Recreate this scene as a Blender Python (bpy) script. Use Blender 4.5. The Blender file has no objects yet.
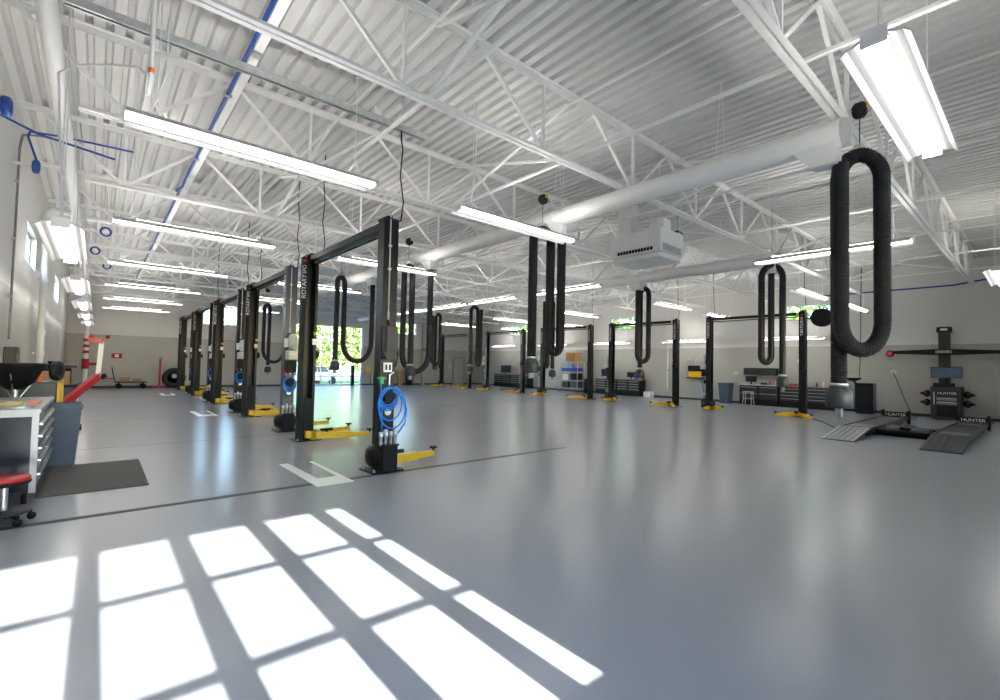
import bpy, math, random
from mathutils import Vector, Matrix
random.seed(7)
PI = math.pi
R = math.radians
SC = bpy.context.scene
C = SC.collection

# ------------------------------------------------------------------ camera
F = 469.6
cam_d = bpy.data.cameras.new('camera')
cam = bpy.data.objects.new('camera', cam_d)
C.objects.link(cam)
cam_d.sensor_fit = 'HORIZONTAL'
cam_d.sensor_width = 36.0
cam_d.lens = 36.0 * F / 1000.0
cam_d.clip_start = 0.05
cam_d.clip_end = 300
yaw, pitch, roll = R(40.6), R(1.92), R(1.24)
fw = Vector((math.sin(yaw) * math.cos(pitch), math.cos(yaw) * math.cos(pitch), math.sin(pitch)))
rt = Vector((math.cos(yaw), -math.sin(yaw), 0))
up = rt.cross(fw)
r2 = rt * math.cos(roll) + up * math.sin(roll)
u2 = up * math.cos(roll) - rt * math.sin(roll)
mw = Matrix((r2, u2, -fw)).transposed().to_4x4()
mw.translation = Vector((0, 0, 1.6))
cam.matrix_world = mw
SC.camera = cam

# ------------------------------------------------------------------ sky, sun, exposure
SUN_E = 25.9
w = bpy.data.worlds.new('sky')
SC.world = w
w.use_nodes = True
nt = w.node_tree
bg = nt.nodes['Background']
sky = nt.nodes.new('ShaderNodeTexSky')
sky.sky_type = 'NISHITA'
sky.sun_disc = False
sky.sun_elevation = R(SUN_E)
sky.sun_rotation = R(180)
sky.air_density = 1.0
sky.dust_density = 0.3
sky.ozone_density = 2.0
nt.links.new(sky.outputs['Color'], bg.inputs['Color'])
bg.inputs['Strength'].default_value = 1.5
sd = bpy.data.lights.new('sun', 'SUN')
sd.energy = 22.0
sd.angle = R(0.53)
sd.color = (1.0, 0.98, 0.95)
so = bpy.data.objects.new('sun', sd)
C.objects.link(so)
sdir = Vector((0.0, math.cos(R(SUN_E)), -math.sin(R(SUN_E))))
so.rotation_euler = sdir.to_track_quat('-Z', 'Y').to_euler()
so.location = (0, -20, 12)
LAMP = 6.0
CEIL_GLOW = 19.0  # strength of the glow added on top of the fixtures for the ceiling
SC.view_settings.view_transform = 'Standard'
SC.view_settings.look = 'None'
SC.view_settings.gamma = 1
SC.view_settings.use_curve_mapping = False
SC.view_settings.exposure = 1.1
SC.cycles.max_bounces = 10
SC.cycles.diffuse_bounces = 6
SC.cycles.glossy_bounces = 4
SC.cycles.transparent_max_bounces = 12
SC.cycles.sample_clamp_indirect = 6.0
SC.cycles.caustics_reflective = False
SC.cycles.caustics_refractive = False

# ------------------------------------------------------------------ materials
MATS = {}


def mat(name, col, rough=0.5, metal=0.0, emit=None, es=0.0, noise=0.0, nscale=8.0, bump=0.0, bscale=60.0, coat=0.0):
    m = bpy.data.materials.new(name)
    m.use_nodes = True
    n = m.node_tree.nodes
    l = m.node_tree.links
    b = n['Principled BSDF']
    b.inputs['Base Color'].default_value = (*col, 1)
    b.inputs['Roughness'].default_value = rough
    b.inputs['Metallic'].default_value = metal
    if coat:
        b.inputs['Coat Weight'].default_value = coat
        b.inputs['Coat Roughness'].default_value = 0.1
    if emit:
        b.inputs['Emission Color'].default_value = (*emit, 1)
        b.inputs['Emission Strength'].default_value = es
    if noise or bump:
        tc = n.new('ShaderNodeTexCoord')
    if noise:
        t = n.new('ShaderNodeTexNoise')
        t.inputs['Scale'].default_value = nscale
        t.inputs['Detail'].default_value = 4
        l.new(tc.outputs['Object'], t.inputs['Vector'])
        r = n.new('ShaderNodeMapRange')
        r.inputs['From Min'].default_value = 0.3
        r.inputs['From Max'].default_value = 0.7
        r.inputs['To Min'].default_value = 1 - noise
        r.inputs['To Max'].default_value = 1 + noise
        l.new(t.outputs['Fac'], r.inputs['Value'])
        mx = n.new('ShaderNodeMix')
        mx.data_type = 'RGBA'
        mx.blend_type = 'MULTIPLY'
        mx.inputs['Factor'].default_value = 1
        mx.inputs['A'].default_value = (*col, 1)
        l.new(r.outputs['Result'], mx.inputs['B'])
        l.new(mx.outputs['Result'], b.inputs['Base Color'])
    if bump:
        t2 = n.new('ShaderNodeTexNoise')
        t2.inputs['Scale'].default_value = bscale
        l.new(tc.outputs['Object'], t2.inputs['Vector'])
        bp = n.new('ShaderNodeBump')
        bp.inputs['Strength'].default_value = bump
        bp.inputs['Distance'].default_value = 0.01
        l.new(t2.outputs['Fac'], bp.inputs['Height'])
        l.new(bp.outputs['Normal'], b.inputs['Normal'])
    MATS[name] = m
    if max(col) < 0.03:
        b.inputs['Specular IOR Level'].default_value = 0.3
    return m


white = mat('white paint', (0.76, 0.75, 0.72), 0.45, noise=0.03, nscale=3)
deckm = mat('white roof deck', (0.66, 0.65, 0.63), 0.5, noise=0.03, nscale=2)
steelw = mat('white joist paint', (0.88, 0.87, 0.84), 0.45, noise=0.04, nscale=5)
ductm = mat('duct white', (0.82, 0.81, 0.79), 0.35, noise=0.02, nscale=4)
black = mat('black powder coat', (0.004, 0.004, 0.005), 0.38, noise=0.15, nscale=6)
blackm = mat('matt black', (0.006, 0.006, 0.007), 0.6, noise=0.2, nscale=9)
slate = mat('slate grey coat', (0.055, 0.065, 0.078), 0.35, noise=0.12, nscale=6)
dgrey = mat('dark grey plastic', (0.026, 0.027, 0.03), 0.5, noise=0.15, nscale=9)
rubber = mat('hose rubber', (0.014, 0.014, 0.016), 0.5, noise=0.15, nscale=15)
yellow = mat('yellow paint', (0.82, 0.50, 0.015), 0.4, noise=0.08, nscale=10)
silver = mat('silver metal', (0.62, 0.62, 0.61), 0.3, metal=0.85, noise=0.08, nscale=12)
galv = mat('galvanised steel', (0.55, 0.58, 0.57), 0.4, metal=0.7, noise=0.12, nscale=14)
lgrey = mat('light grey metal', (0.5, 0.5, 0.49), 0.45, noise=0.06, nscale=7)
mgrey = mat('mid grey metal', (0.22, 0.22, 0.22), 0.45, noise=0.08, nscale=7)
blue = mat('blue hose', (0.005, 0.20, 0.72), 0.35, noise=0.08, nscale=12)
dblue = mat('dark blue pipe', (0.008, 0.06, 0.32), 0.4, noise=0.06, nscale=8)
navy = mat('navy panel', (0.012, 0.016, 0.028), 0.22, noise=0.1, nscale=5)
binm = mat('blue grey bin plastic', (0.075, 0.10, 0.14), 0.5, noise=0.08, nscale=8)
red = mat('red paint', (0.45, 0.015, 0.02), 0.35, noise=0.1, nscale=10)
orange = mat('orange plastic', (0.85, 0.16, 0.02), 0.5, noise=0.05, nscale=10)
card = mat('cardboard', (0.42, 0.27, 0.14), 0.8, noise=0.1, nscale=10)
whitep = mat('white plastic', (0.82, 0.82, 0.82), 0.4, noise=0.02)
paintw = mat('white floor paint', (0.9, 0.9, 0.87), 0.35, noise=0.03, nscale=6)
jointm = mat('joint filler', (0.035, 0.037, 0.04), 0.6, noise=0.2, nscale=10)
matm = mat('rubber mat', (0.075, 0.072, 0.066), 0.7, noise=0.1, nscale=20)
green = mat('green fitting', (0.03, 0.35, 0.12), 0.4, noise=0.05)
purple = mat('violet blue box', (0.10, 0.06, 0.5), 0.5, noise=0.05)
glassy = mat('screen glass', (0.02, 0.03, 0.05), 0.08, noise=0.05, coat=0.5)
screen = mat('lit screen', (0.02, 0.03, 0.05), 0.1, emit=(0.2, 0.3, 0.45), es=0.05)
asphalt = mat('asphalt', (0.42, 0.42, 0.41), 0.8, noise=0.1, nscale=2)
grassm = mat('grass', (0.10, 0.20, 0.03), 0.9, noise=0.3, nscale=3)
leafm = mat('leaves', (0.20, 0.29, 0.05), 0.6, noise=0.4, nscale=1.2)
bark = mat('bark', (0.10, 0.07, 0.05), 0.9, noise=0.3, nscale=12)
carpaint = mat('white car paint', (0.75, 0.75, 0.76), 0.25, noise=0.02, coat=0.5)
carglass = mat('car glass', (0.02, 0.025, 0.03), 0.1, noise=0.05)
tape = mat('wall outlet white', (0.8, 0.8, 0.78), 0.4, noise=0.02)
redlamp = mat('red sensor lamp', (0.3, 0.01, 0.02), 0.3, emit=(1.0, 0.05, 0.08), es=0.15)
diff = mat('lamp diffuser', (0.9, 0.9, 0.9), 0.4, emit=(1.0, 0.965, 0.92), es=LAMP)
ceil_glow = mat('added ceiling glow', (0.9, 0.9, 0.9), 0.4, emit=(1.0, 0.965, 0.92), es=CEIL_GLOW)
wingm = mat('lamp wing', (0.55, 0.55, 0.54), 0.35, noise=0.01)


def wall_mat():
    m = bpy.data.materials.new('painted block wall')
    m.use_nodes = True
    n, l = m.node_tree.nodes, m.node_tree.links
    b = n['Principled BSDF']
    b.inputs['Roughness'].default_value = 0.38
    g = n.new('ShaderNodeNewGeometry')
    s = n.new('ShaderNodeSeparateXYZ')
    l.new(g.outputs['Position'], s.inputs[0])
    gt = n.new('ShaderNodeMath'); gt.operation = 'GREATER_THAN'
    gt.inputs[1].default_value = 2.78
    l.new(s.outputs['Z'], gt.inputs[0])
    mx = n.new('ShaderNodeMix'); mx.data_type = 'RGBA'
    mx.inputs['A'].default_value = (0.43, 0.42, 0.39, 1)
    mx.inputs['B'].default_value = (0.70, 0.685, 0.65, 1)
    l.new(gt.outputs[0], mx.inputs['Factor'])
    # block courses: horizontal coordinate along the wall = x + y
    ad = n.new('ShaderNodeMath'); ad.operation = 'ADD'
    l.new(s.outputs['X'], ad.inputs[0]); l.new(s.outputs['Y'], ad.inputs[1])
    cb = n.new('ShaderNodeCombineXYZ')
    l.new(ad.outputs[0], cb.inputs[0]); l.new(s.outputs['Z'], cb.inputs[1])
    br = n.new('ShaderNodeTexBrick')
    br.inputs['Scale'].default_value = 1.0
    br.inputs['Brick Width'].default_value = 0.4
    br.inputs['Row Height'].default_value = 0.2
    br.inputs['Mortar Size'].default_value = 0.008
    br.inputs['Mortar Smooth'].default_value = 0.4
    l.new(cb.outputs[0], br.inputs['Vector'])
    bp = n.new('ShaderNodeBump')
    bp.inputs['Strength'].default_value = 0.25
    bp.inputs['Distance'].default_value = 0.006
    bp.invert = True
    l.new(br.outputs['Fac'], bp.inputs['Height'])
    l.new(bp.outputs['Normal'], b.inputs['Normal'])
    l.new(mx.outputs['Result'], b.inputs['Base Color'])
    return m


def floor_mat():
    m = bpy.data.materials.new('grey epoxy floor')
    m.use_nodes = True
    n, l = m.node_tree.nodes, m.node_tree.links
    b = n['Principled BSDF']
    tc = n.new('ShaderNodeTexCoord')
    a = n.new('ShaderNodeTexNoise'); a.inputs['Scale'].default_value = 0.3; a.inputs['Detail'].default_value = 3
    l.new(tc.outputs['Object'], a.inputs['Vector'])
    mx = n.new('ShaderNodeMix'); mx.data_type = 'RGBA'
    mx.inputs['A'].default_value = (0.315, 0.330, 0.362, 1)
    mx.inputs['B'].default_value = (0.350, 0.365, 0.398, 1)
    l.new(a.outputs['Fac'], mx.inputs['Factor'])
    l.new(mx.outputs['Result'], b.inputs['Base Color'])
    b.inputs['Roughness'].default_value = 0.23
    b.inputs['Specular IOR Level'].default_value = 0.6
    return m


def glass_mat():
    m = bpy.data.materials.new('window glass')
    m.use_nodes = True
    n, l = m.node_tree.nodes, m.node_tree.links
    n.remove(n['Principled BSDF'])
    o = n['Material Output']
    t = n.new('ShaderNodeBsdfTransparent'); t.inputs['Color'].default_value = (0.94, 0.97, 0.97, 1)
    g = n.new('ShaderNodeBsdfGlossy'); g.inputs['Roughness'].default_value = 0.02
    mx = n.new('ShaderNodeMixShader')
    mx.inputs[0].default_value = 0.06
    l.new(t.outputs[0], mx.inputs[1]); l.new(g.outputs[0], mx.inputs[2])
    l.new(mx.outputs[0], o.inputs['Surface'])
    return m


wallm = wall_mat()
floorm = floor_mat()
glass = glass_mat()


# ------------------------------------------------------------------ mesh helpers
class MB:
    def __init__(s):
        s.v = []
        s.f = []
        s.sm = []

    def poly(s, vs, fs, smooth=False):
        o = len(s.v)
        s.v += [tuple(p) for p in vs]
        s.f += [tuple(i + o for i in f) for f in fs]
        s.sm += [smooth] * len(fs)
        return s

    def box(s, x0, x1, y0, y1, z0, z1, bev=0.0):
        if bev:
            e = bev
            # chamfered in plan (vertical edges) with a bevelled top
            def ring(d, z):
                a0, a1, b0, b1 = x0 + d, x1 - d, y0 + d, y1 - d
                return [(a0 + e, b0, z), (a1 - e, b0, z), (a1, b0 + e, z), (a1, b1 - e, z), (a1 - e, b1, z), (a0 + e, b1, z), (a0, b1 - e, z), (a0, b0 + e, z)]
            rings = [ring(0, z0), ring(0, z1 - e * .7), ring(e * .6, z1)]
            vs = [p for r in rings for p in r]
            fs = []
            for k in range(2):
                for i in range(8):
                    j = (i + 1) % 8
                    fs.append((k * 8 + i, k * 8 + j, k * 8 + 8 + j, k * 8 + 8 + i))
            fs.append(tuple(range(7, -1, -1)))
            fs.append(tuple(range(16, 24)))
            return s.poly(vs, fs)
        vs = [(x0, y0, z0), (x1, y0, z0), (x1, y1, z0), (x0, y1, z0), (x0, y0, z1), (x1, y0, z1), (x1, y1, z1), (x0, y1, z1)]
        return s.poly(vs, [(0, 3, 2, 1), (4, 5, 6, 7), (0, 1, 5, 4), (1, 2, 6, 5), (2, 3, 7, 6), (3, 0, 4, 7)])

    def frame(s, d):
        d = Vector(d).normalized()
        a = Vector((0, 0, 1)) if abs(d.z) < 0.9 else Vector((1, 0, 0))
        u = d.cross(a).normalized()
        return d, u, u.cross(d).normalized()

    def cyl(s, p0, p1, r0, r1=None, n=16, cap=True, smooth=True):
        if r1 is None:
            r1 = r0
        p0, p1 = Vector(p0), Vector(p1)
        d, u, v = s.frame(p1 - p0)
        vs = []
        for p, r in ((p0, r0), (p1, r1)):
            for i in range(n):
                a = 2 * PI * i / n
                vs.append(p + u * (r * math.cos(a)) + v * (r * math.sin(a)))
        s.poly(vs, [(i, n + i, n + (i + 1) % n, (i + 1) % n) for i in range(n)], smooth)
        if cap:
            s.poly(vs[:n], [tuple(range(n))])
            s.poly(vs[n:], [tuple(range(n - 1, -1, -1))])
        return s

    def bar(s, p0, p1, wd, h=None):
        h = h or wd
        p0, p1 = Vector(p0), Vector(p1)
        d, u, v = s.frame(p1 - p0)
        vs = []
        for p in (p0, p1):
            for a, b in ((-1, -1), (1, -1), (1, 1), (-1, 1)):
                vs.append(p + u * (a * wd / 2) + v * (b * h / 2))
        return s.poly(vs, [(0, 1, 2, 3), (7, 6, 5, 4), (0, 4, 5, 1), (1, 5, 6, 2), (2, 6, 7, 3), (3, 7, 4, 0)])

    def tube(s, pts, rad, n=8, smooth=True, cap=True):
        pts = [Vector(p) for p in pts]
        if not callable(rad):
            q = [pts[0]]
            for a, b in zip(pts, pts[1:]):
                L = (b - a).length
                if L > 8 * rad:
                    q += [a.lerp(b, rad * 1.2 / L), b.lerp(a, rad * 1.2 / L)]
                q.append(b)
            pts = q
        N = len(pts)
        rf = rad if callable(rad) else (lambda i: rad)
        t = (pts[1] - pts[0]).normalized()
        _, u, v = s.frame(t)
        vs = []
        for i in range(N):
            if i == 0:
                tt = pts[1] - pts[0]
            elif i == N - 1:
                tt = pts[-1] - pts[-2]
            else:
                tt = pts[i + 1] - pts[i - 1]
            if tt.length < 1e-9:
                tt = t
            tt = tt.normalized()
            q = t.rotation_difference(tt)
            u = q @ u
            v = q @ v
            t = tt
            r = rf(i)
            for k in range(n):
                a = 2 * PI * k / n
                vs.append(pts[i] + u * (r * math.cos(a)) + v * (r * math.sin(a)))
        fs = []
        for i in range(N - 1):
            for k in range(n):
                j = (k + 1) % n
                fs.append((i * n + k, i * n + j, (i + 1) * n + j, (i + 1) * n + k))
        s.poly(vs, fs, smooth)
        if cap:
            s.poly(vs[:n], [tuple(range(n - 1, -1, -1))])
            s.poly(vs[-n:], [tuple(range(n))])
        return s

    def lathe(s, prof, c=(0, 0, 0), axis='Z', n=20, smooth=True):
        vs = []
        for r, h in prof:
            for i in range(n):
                a = 2 * PI * i / n
                x, y = r * math.cos(a), r * math.sin(a)
                p = {'Z': (x, y, h), 'Y': (x, h, -y), 'X': (h, x, y)}[axis]
                vs.append((p[0] + c[0], p[1] + c[1], p[2] + c[2]))
        fs = []
        for k in range(len(prof) - 1):
            for i in range(n):
                j = (i + 1) % n
                fs.append((k * n + i, k * n + j, (k + 1) * n + j, (k + 1) * n + i))
        s.poly(vs, fs, smooth)
        if prof[0][0] > 1e-4:
            s.poly(vs[:n], [tuple(range(n - 1, -1, -1))])
        if prof[-1][0] > 1e-4:
            s.poly(vs[-n:], [tuple(range(n))])
        return s

    def prism(s, pts, axis, a, b):
        """pts: 2-D outline; axis 'X': (y,z), 'Y': (x,z), 'Z': (x,y)"""
        def P(p, h):
            return {'X': (h, p[0], p[1]), 'Y': (p[0], h, p[1]), 'Z': (p[0], p[1], h)}[axis]
        n = len(pts)
        vs = [P(p, a) for p in pts] + [P(p, b) for p in pts]
        fs = [tuple(range(n - 1, -1, -1)), tuple(range(n, 2 * n))]
        fs += [(i, (i + 1) % n, n + (i + 1) % n, n + i) for i in range(n)]
        return s.poly(vs, fs)

    def mesh(s, name, m):
        me = bpy.data.meshes.new(name)
        me.from_pydata(s.v, [], s.f)
        me.polygons.foreach_set('use_smooth', s.sm)
        me.materials.append(m)
        me.update()
        return me

    def obj(s, name, m, parent=None, loc=None):
        me = s.mesh(name, m)
        # consistent outward normals
        import bmesh
        bm = bmesh.new(); bm.from_mesh(me)
        bmesh.ops.recalc_face_normals(bm, faces=bm.faces)
        bm.to_mesh(me); bm.free()
        o = bpy.data.objects.new(name, me)
        C.objects.link(o)
        if parent:
            o.parent = parent
        if loc:
            o.location = loc
        return o


def inst(o, parent, loc=(0, 0, 0), rot=None, scale=None):
    c = bpy.data.objects.new(o.name.split('.')[0], o.data)
    C.objects.link(c)
    c.parent = parent
    c.location = loc
    if rot:
        c.rotation_euler = rot
    if scale:
        c.scale = scale
    return c


def tag(o, label, cat, group=None):
    o['label'] = label
    o['category'] = cat
    if group:
        o['group'] = group
    return o


def thing(name, label, cat, loc=(0, 0, 0), rz=0, group=None):
    o = bpy.data.objects.new(name, None)
    o.empty_display_size = 0.2
    C.objects.link(o)
    o.location = loc
    o.rotation_euler = (0, 0, rz)
    return tag(o, label, cat, group)


def struct(o, label=None):
    o['kind'] = 'structure'
    if label:
        o['label'] = label
    return o


def copy_tree(o, parent=None):
    c = o.copy()
    C.objects.link(c)
    c.parent = parent
    for ch in list(o.children):
        copy_tree(ch, c)
    return c


def text(name, s, size, m, parent, loc, rot, ext=0.002):
    cu = bpy.data.curves.new(name, 'FONT')
    cu.body = s
    cu.size = size
    cu.extrude = ext
    cu.align_x = 'CENTER'
    cu.align_y = 'CENTER'
    tmp = bpy.data.objects.new(name + '_tmp', cu)
    C.objects.link(tmp)
    dg = bpy.context.evaluated_depsgraph_get()
    me = bpy.data.meshes.new_from_object(tmp.evaluated_get(dg))
    bpy.data.objects.remove(tmp)
    me.materials.clear()
    me.materials.append(m)
    o = bpy.data.objects.new(name, me)
    C.objects.link(o)
    o.parent = parent
    o.location = loc
    o.rotation_euler = rot
    return o


ORD = ['nearest', 'second nearest', 'third nearest', 'fourth nearest', 'fifth nearest', 'sixth nearest', 'seventh nearest']
NTH = ['first', 'second', 'third', 'fourth', 'fifth', 'sixth', 'seventh', 'eighth', 'ninth', 'tenth']

# ------------------------------------------------------------------ the shell
XL, XR, YF, YB, ZC = -1.2, 24.4, -1.0, 32.0, 5.95
T = 0.3


def wall(name, axis, c0, c1, a0, a1, zmax, holes):
    """axis 'X': wall runs along X, thickness c0..c1 in Y. holes: (a,b,z0,z1)"""
    mb = MB()
    holes = sorted(holes)

    def bx(p, q, z0, z1):
        if q - p < 1e-4 or z1 - z0 < 1e-4:
            return
        if axis == 'X':
            mb.box(p, q, c0, c1, z0, z1)
        else:
            mb.box(c0, c1, p, q, z0, z1)
    cur = a0
    for p, q, z0, z1 in holes:
        bx(cur, p, 0, zmax)
        bx(p, q, 0, z0)
        bx(p, q, z1, zmax)
        cur = q
    bx(cur, a1, 0, zmax)
    return struct(mb.obj(name, wallm))


H_LEFT = [(13.7, 15.7, 3.6, 4.4), (22.2, 24.4, 3.6, 4.4)]
H_RIGHT = [(6.2, 8.0, 3.97, 4.7), (16.0, 17.9, 3.97, 4.75), (25.4, 27.3, 3.97, 4.75)]
H_BACK = [(4.6, 6.4, 3.65, 4.75), (9.4, 14.45, 0.0, 4.15), (17.0, 18.8, 3.8, 4.75)]
H_FRONT = [(-0.75, 2.14, 0.0, 3.09), (4.5, 8.2, 0.0, 3.09), (10.0, 13.7, 0.0, 3.09), (15.5, 19.2, 0.0, 3.09)]
ZT = 6.15
wall('wall_left', 'Y', XL - T, XL, YF - T, YB + T, ZT, H_LEFT)
wall('wall_right', 'Y', XR, XR + T, YF - T, YB + T, ZT, H_RIGHT)
wall('wall_back', 'X', YB, YB + T, XL, XR, ZT, H_BACK)
wall('wall_front', 'X', YF - T, YF, XL, XR, ZT, H_FRONT)
fl = struct(MB().box(XL - T, XR + T, YF - T, YB + T, -0.2, 0.0).obj('floor', floorm))

# corrugated roof deck, ribs along Y
mb = MB()
pitch = 0.203
nx = int((XR - XL + 0.4) / pitch) + 1
prof = []
for i in range(nx):
    x = XL - 0.2 + i * pitch
    prof += [(x, ZC), (x + 0.095, ZC), (x + 0.118, ZC + 0.075), (x + 0.180, ZC + 0.075)]
prof.append((XL - 0.2 + nx * pitch, ZC))
vs = [(x, YF - 0.2, z) for x, z in prof] + [(x, YB + 0.2, z) for x, z in prof]
n = len(prof)
mb.poly(vs, [(i, n + i, n + i + 1, i + 1) for i in range(n - 1)])
ceil = mb.obj('ceiling', deckm)
sol = ceil.modifiers.new('thick', 'SOLIDIFY'); sol.thickness = 0.01
struct(ceil)
roofm = mat('roof membrane', (0.3, 0.3, 0.3), 0.9, noise=0.1)
struct(MB().box(XL - T, XR + T, YF - T, YB + T, ZT, ZT + 0.15).obj('trim_1', roofm))

# baseboards
for nm, a in (('baseboard_left', (XL, XL + .015, 0, YB)), ('baseboard_right', (XR - .015, XR, YF, YB))):
    struct(MB().box(a[0], a[1], a[2], a[3], 0.0, 0.1).obj(nm, dgrey))
mb = MB()
mb.box(XL + .015, 9.4, YB - .015, YB, 0, 0.1)
mb.box(14.45, XR - .015, YB - .015, YB, 0, 0.1)
struct(mb.obj('baseboard_back', dgrey))


def glazing(name, axis, c, a0, a1, z0, z1, cols, rows, fr=0.06, mull=0.05, depth=0.08, solid_rows=(), mz=None, fm=None, xs=None, zs=None):
    """frame with glass panes; each pane a part"""
    fm = fm or galv
    root = bpy.data.objects.new(name, None)
    C.objects.link(root)
    root.location = ((a0 + a1) / 2, c, z0) if axis == 'X' else (c, (a0 + a1) / 2, z0)
    struct(root)
    la0, la1 = a0 - (a0 + a1) / 2, a1 - (a0 + a1) / 2
    H = z1 - z0
    mz = mz or mull

    def B(mb, p, q, zz0, zz1, d=depth):
        if axis == 'X':
            mb.box(p, q, -d / 2, d / 2, zz0, zz1)
        else:
            mb.box(-d / 2, d / 2, p, q, zz0, zz1)
    mb = MB()
    B(mb, la0, la0 + fr, 0, H); B(mb, la1 - fr, la1, 0, H)
    B(mb, la0 + fr, la1 - fr, 0, fr); B(mb, la0 + fr, la1 - fr, H - fr, H)
    mb.obj('window_frame', fm, root)
    if xs is None:
        wd = (la1 - la0 - 2 * fr - mull * (cols - 1)) / cols
        xs = [(la0 + fr + i * (wd + mull), la0 + fr + i * (wd + mull) + wd) for i in range(cols)]
    else:
        xs = [(p - (a0 + a1) / 2, q - (a0 + a1) / 2) for p, q in xs]
    if zs is None:
        hh = (H - 2 * fr - mz * (rows - 1)) / rows
        zs = [(fr + j * (hh + mz), fr + j * (hh + mz) + hh) for j in range(rows)]
    else:
        zs = [(p - z0, q - z0) for p, q in zs]
    for i in range(len(xs) - 1):
        mb = MB(); B(mb, xs[i][1], xs[i + 1][0], fr, H - fr, depth * .8); mb.obj('mullion', fm, root)
    for j in range(len(zs) - 1):
        mb = MB(); B(mb, la0 + fr, la1 - fr, zs[j][1], zs[j + 1][0], depth * .6); mb.obj('glazing_bar', fm, root)
    for i, (p, q) in enumerate(xs):
        for j, (a, b) in enumerate(zs):
            mb = MB()
            if j in solid_rows:
                B(mb, p, q, a, b, 0.03); mb.obj('door_panel', lgrey, root)
            else:
                B(mb, p, q, a, b, 0.006); mb.obj('pane', glass, root)
    return root


k = 1
for i, h in enumerate(H_LEFT):
    glazing('window_%d' % k, 'Y', XL - T / 2, *h, cols=2, rows=1); k += 1
for h in H_RIGHT:
    glazing('window_%d' % k, 'Y', XR + T / 2, *h, cols=3, rows=1); k += 1
glazing('window_%d' % k, 'X', YB + T / 2, *H_BACK[0], cols=3, rows=2); k += 1
glazing('window_%d' % k, 'X', YB + T / 2, *H_BACK[2], cols=3, rows=2); k += 1
glazing('door_1', 'X', YB + T / 2, *H_BACK[1], cols=7, rows=7, mull=0.06, fr=0.08)
# front sectional glass doors (the nearest one throws the sunlit grid on the floor)
ZS = [(0.08, 0.62), (0.68, 1.20), (1.253, 1.816), (1.87, 2.418), (2.472, 3.03)]
c0, c1 = H_FRONT[0][:2]
fz = [(-0.57 - 0.02, -0.07), (0.09, 0.57), (0.75, 1.22), (1.42, 1.88), (2.06, 2.27)]
glazing('door_2', 'X', YF - 0.05, -0.75, 2.14, 0.0, 3.09, 5, 5, fr=0.06, depth=0.05, solid_rows=(0, 1), xs=[(-0.52, -0.07), (0.085, 0.525), (0.695, 1.14), (1.325, 1.75), (1.925, 2.08)], zs=ZS)
for i, h in enumerate(H_FRONT[1:]):
    glazing('door_%d' % (i + 3), 'X', YF - T / 2, *h, cols=5, rows=5, mull=0.17, fr=0.08, depth=0.05, solid_rows=(0, 1), zs=ZS)

# unseen flat slab added to keep sun out of the other front doors
cn = thing('added_sun_shield', 'flat white sun shield on posts, added out of view outside the front doors', 'sun shield', (0, 0, 0))
MB().box(3.4, 21.0, YF - 7.1, YF - T - .02, 3.15, 3.3).obj('shield_slab', white, cn)
cp0 = None
for x in (3.6, 9.2, 14.9, 20.8):
    if cp0 is None:
        cp0 = MB().box(-.1, .1, -.1, .1, -.25, 3.15).obj('post', white, cn, (x, YF - 6.9, 0))
    else:
        inst(cp0, cn, (x, YF - 6.9, 0))

# floor joints
for i, (y, x0, x1, wd) in enumerate([(6.28, XL + .02, 7.15, 0.10), (10.85, XL + .02, 6.2, 0.016), (15.4, XL + .02, XR - .02, 0.014), (20.0, XL + .02, XR - .02, 0.014), (24.8, XL + .02, XR - .02, 0.014)]):
    struct(MB().box(x0, x1, y - wd / 2, y + wd / 2, 0.0, 0.0015).obj('trim_%d' % (i + 2), jointm))
# white painted bracket marks beside the left row of lifts
for i, y in enumerate((6.1, 15.45, 24.9)):
    o = MB().prism([(2.2, 0), (2.70, 0.0), (2.70, 1.62), (2.635, 1.62), (2.62, .44), (2.36, 0.44), (2.33, 1.66), (2.2, 1.66)], 'Z', 0.0, 0.002).obj('floor_marking', paintw, loc=(0, y, 0))
    tag(o, ['white painted U-shaped floor mark in front of the nearest lift post', 'white painted U-shaped floor mark midway down the left aisle', 'small white painted U-shaped floor mark near the back wall'][i], 'floor marking')

# ------------------------------------------------------------------ outside
struct(MB().box(-80, 120, -60, 160, -0.45, -0.25).obj('ground', asphalt), 'pale concrete yard outside the building')
tag(MB().box(-20, 27, 40.6, 46, -0.25, -0.17).obj('grass_verge', grassm), 'strip of green grass behind the parked car outside', 'grass')['kind'] = 'stuff'

# tree
tr_leaf = []
for v in range(3):
    mb = MB()
    rr = random.Random(v)
    for i in range(2600):
        a = rr.uniform(0, 2 * PI); u = rr.uniform(-1, 1); q = rr.uniform(0.45, 1.0) ** 0.5
        s = math.sqrt(1 - u * u)
        lump = 1 + 0.25 * math.sin(3 * a + v) * math.cos(4 * u + v)
        c = Vector((2.6 * q * s * math.cos(a) * lump, 2.6 * q * s * math.sin(a) * lump, 2.9 * q * u * lump))
        d = Vector((rr.uniform(-1, 1), rr.uniform(-1, 1), rr.uniform(-1, 1))).normalized()
        e = d.cross(Vector((rr.uniform(-1, 1), rr.uniform(-1, 1), rr.uniform(-1, 1)))).normalized()
        L = 0.17
        mb.poly([c - d * L, c - e * L * .6, c + d * L, c + e * L * .6], [(0, 1, 2, 3)])
    tr_leaf.append(mb.mesh('foliage', leafm))


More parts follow.
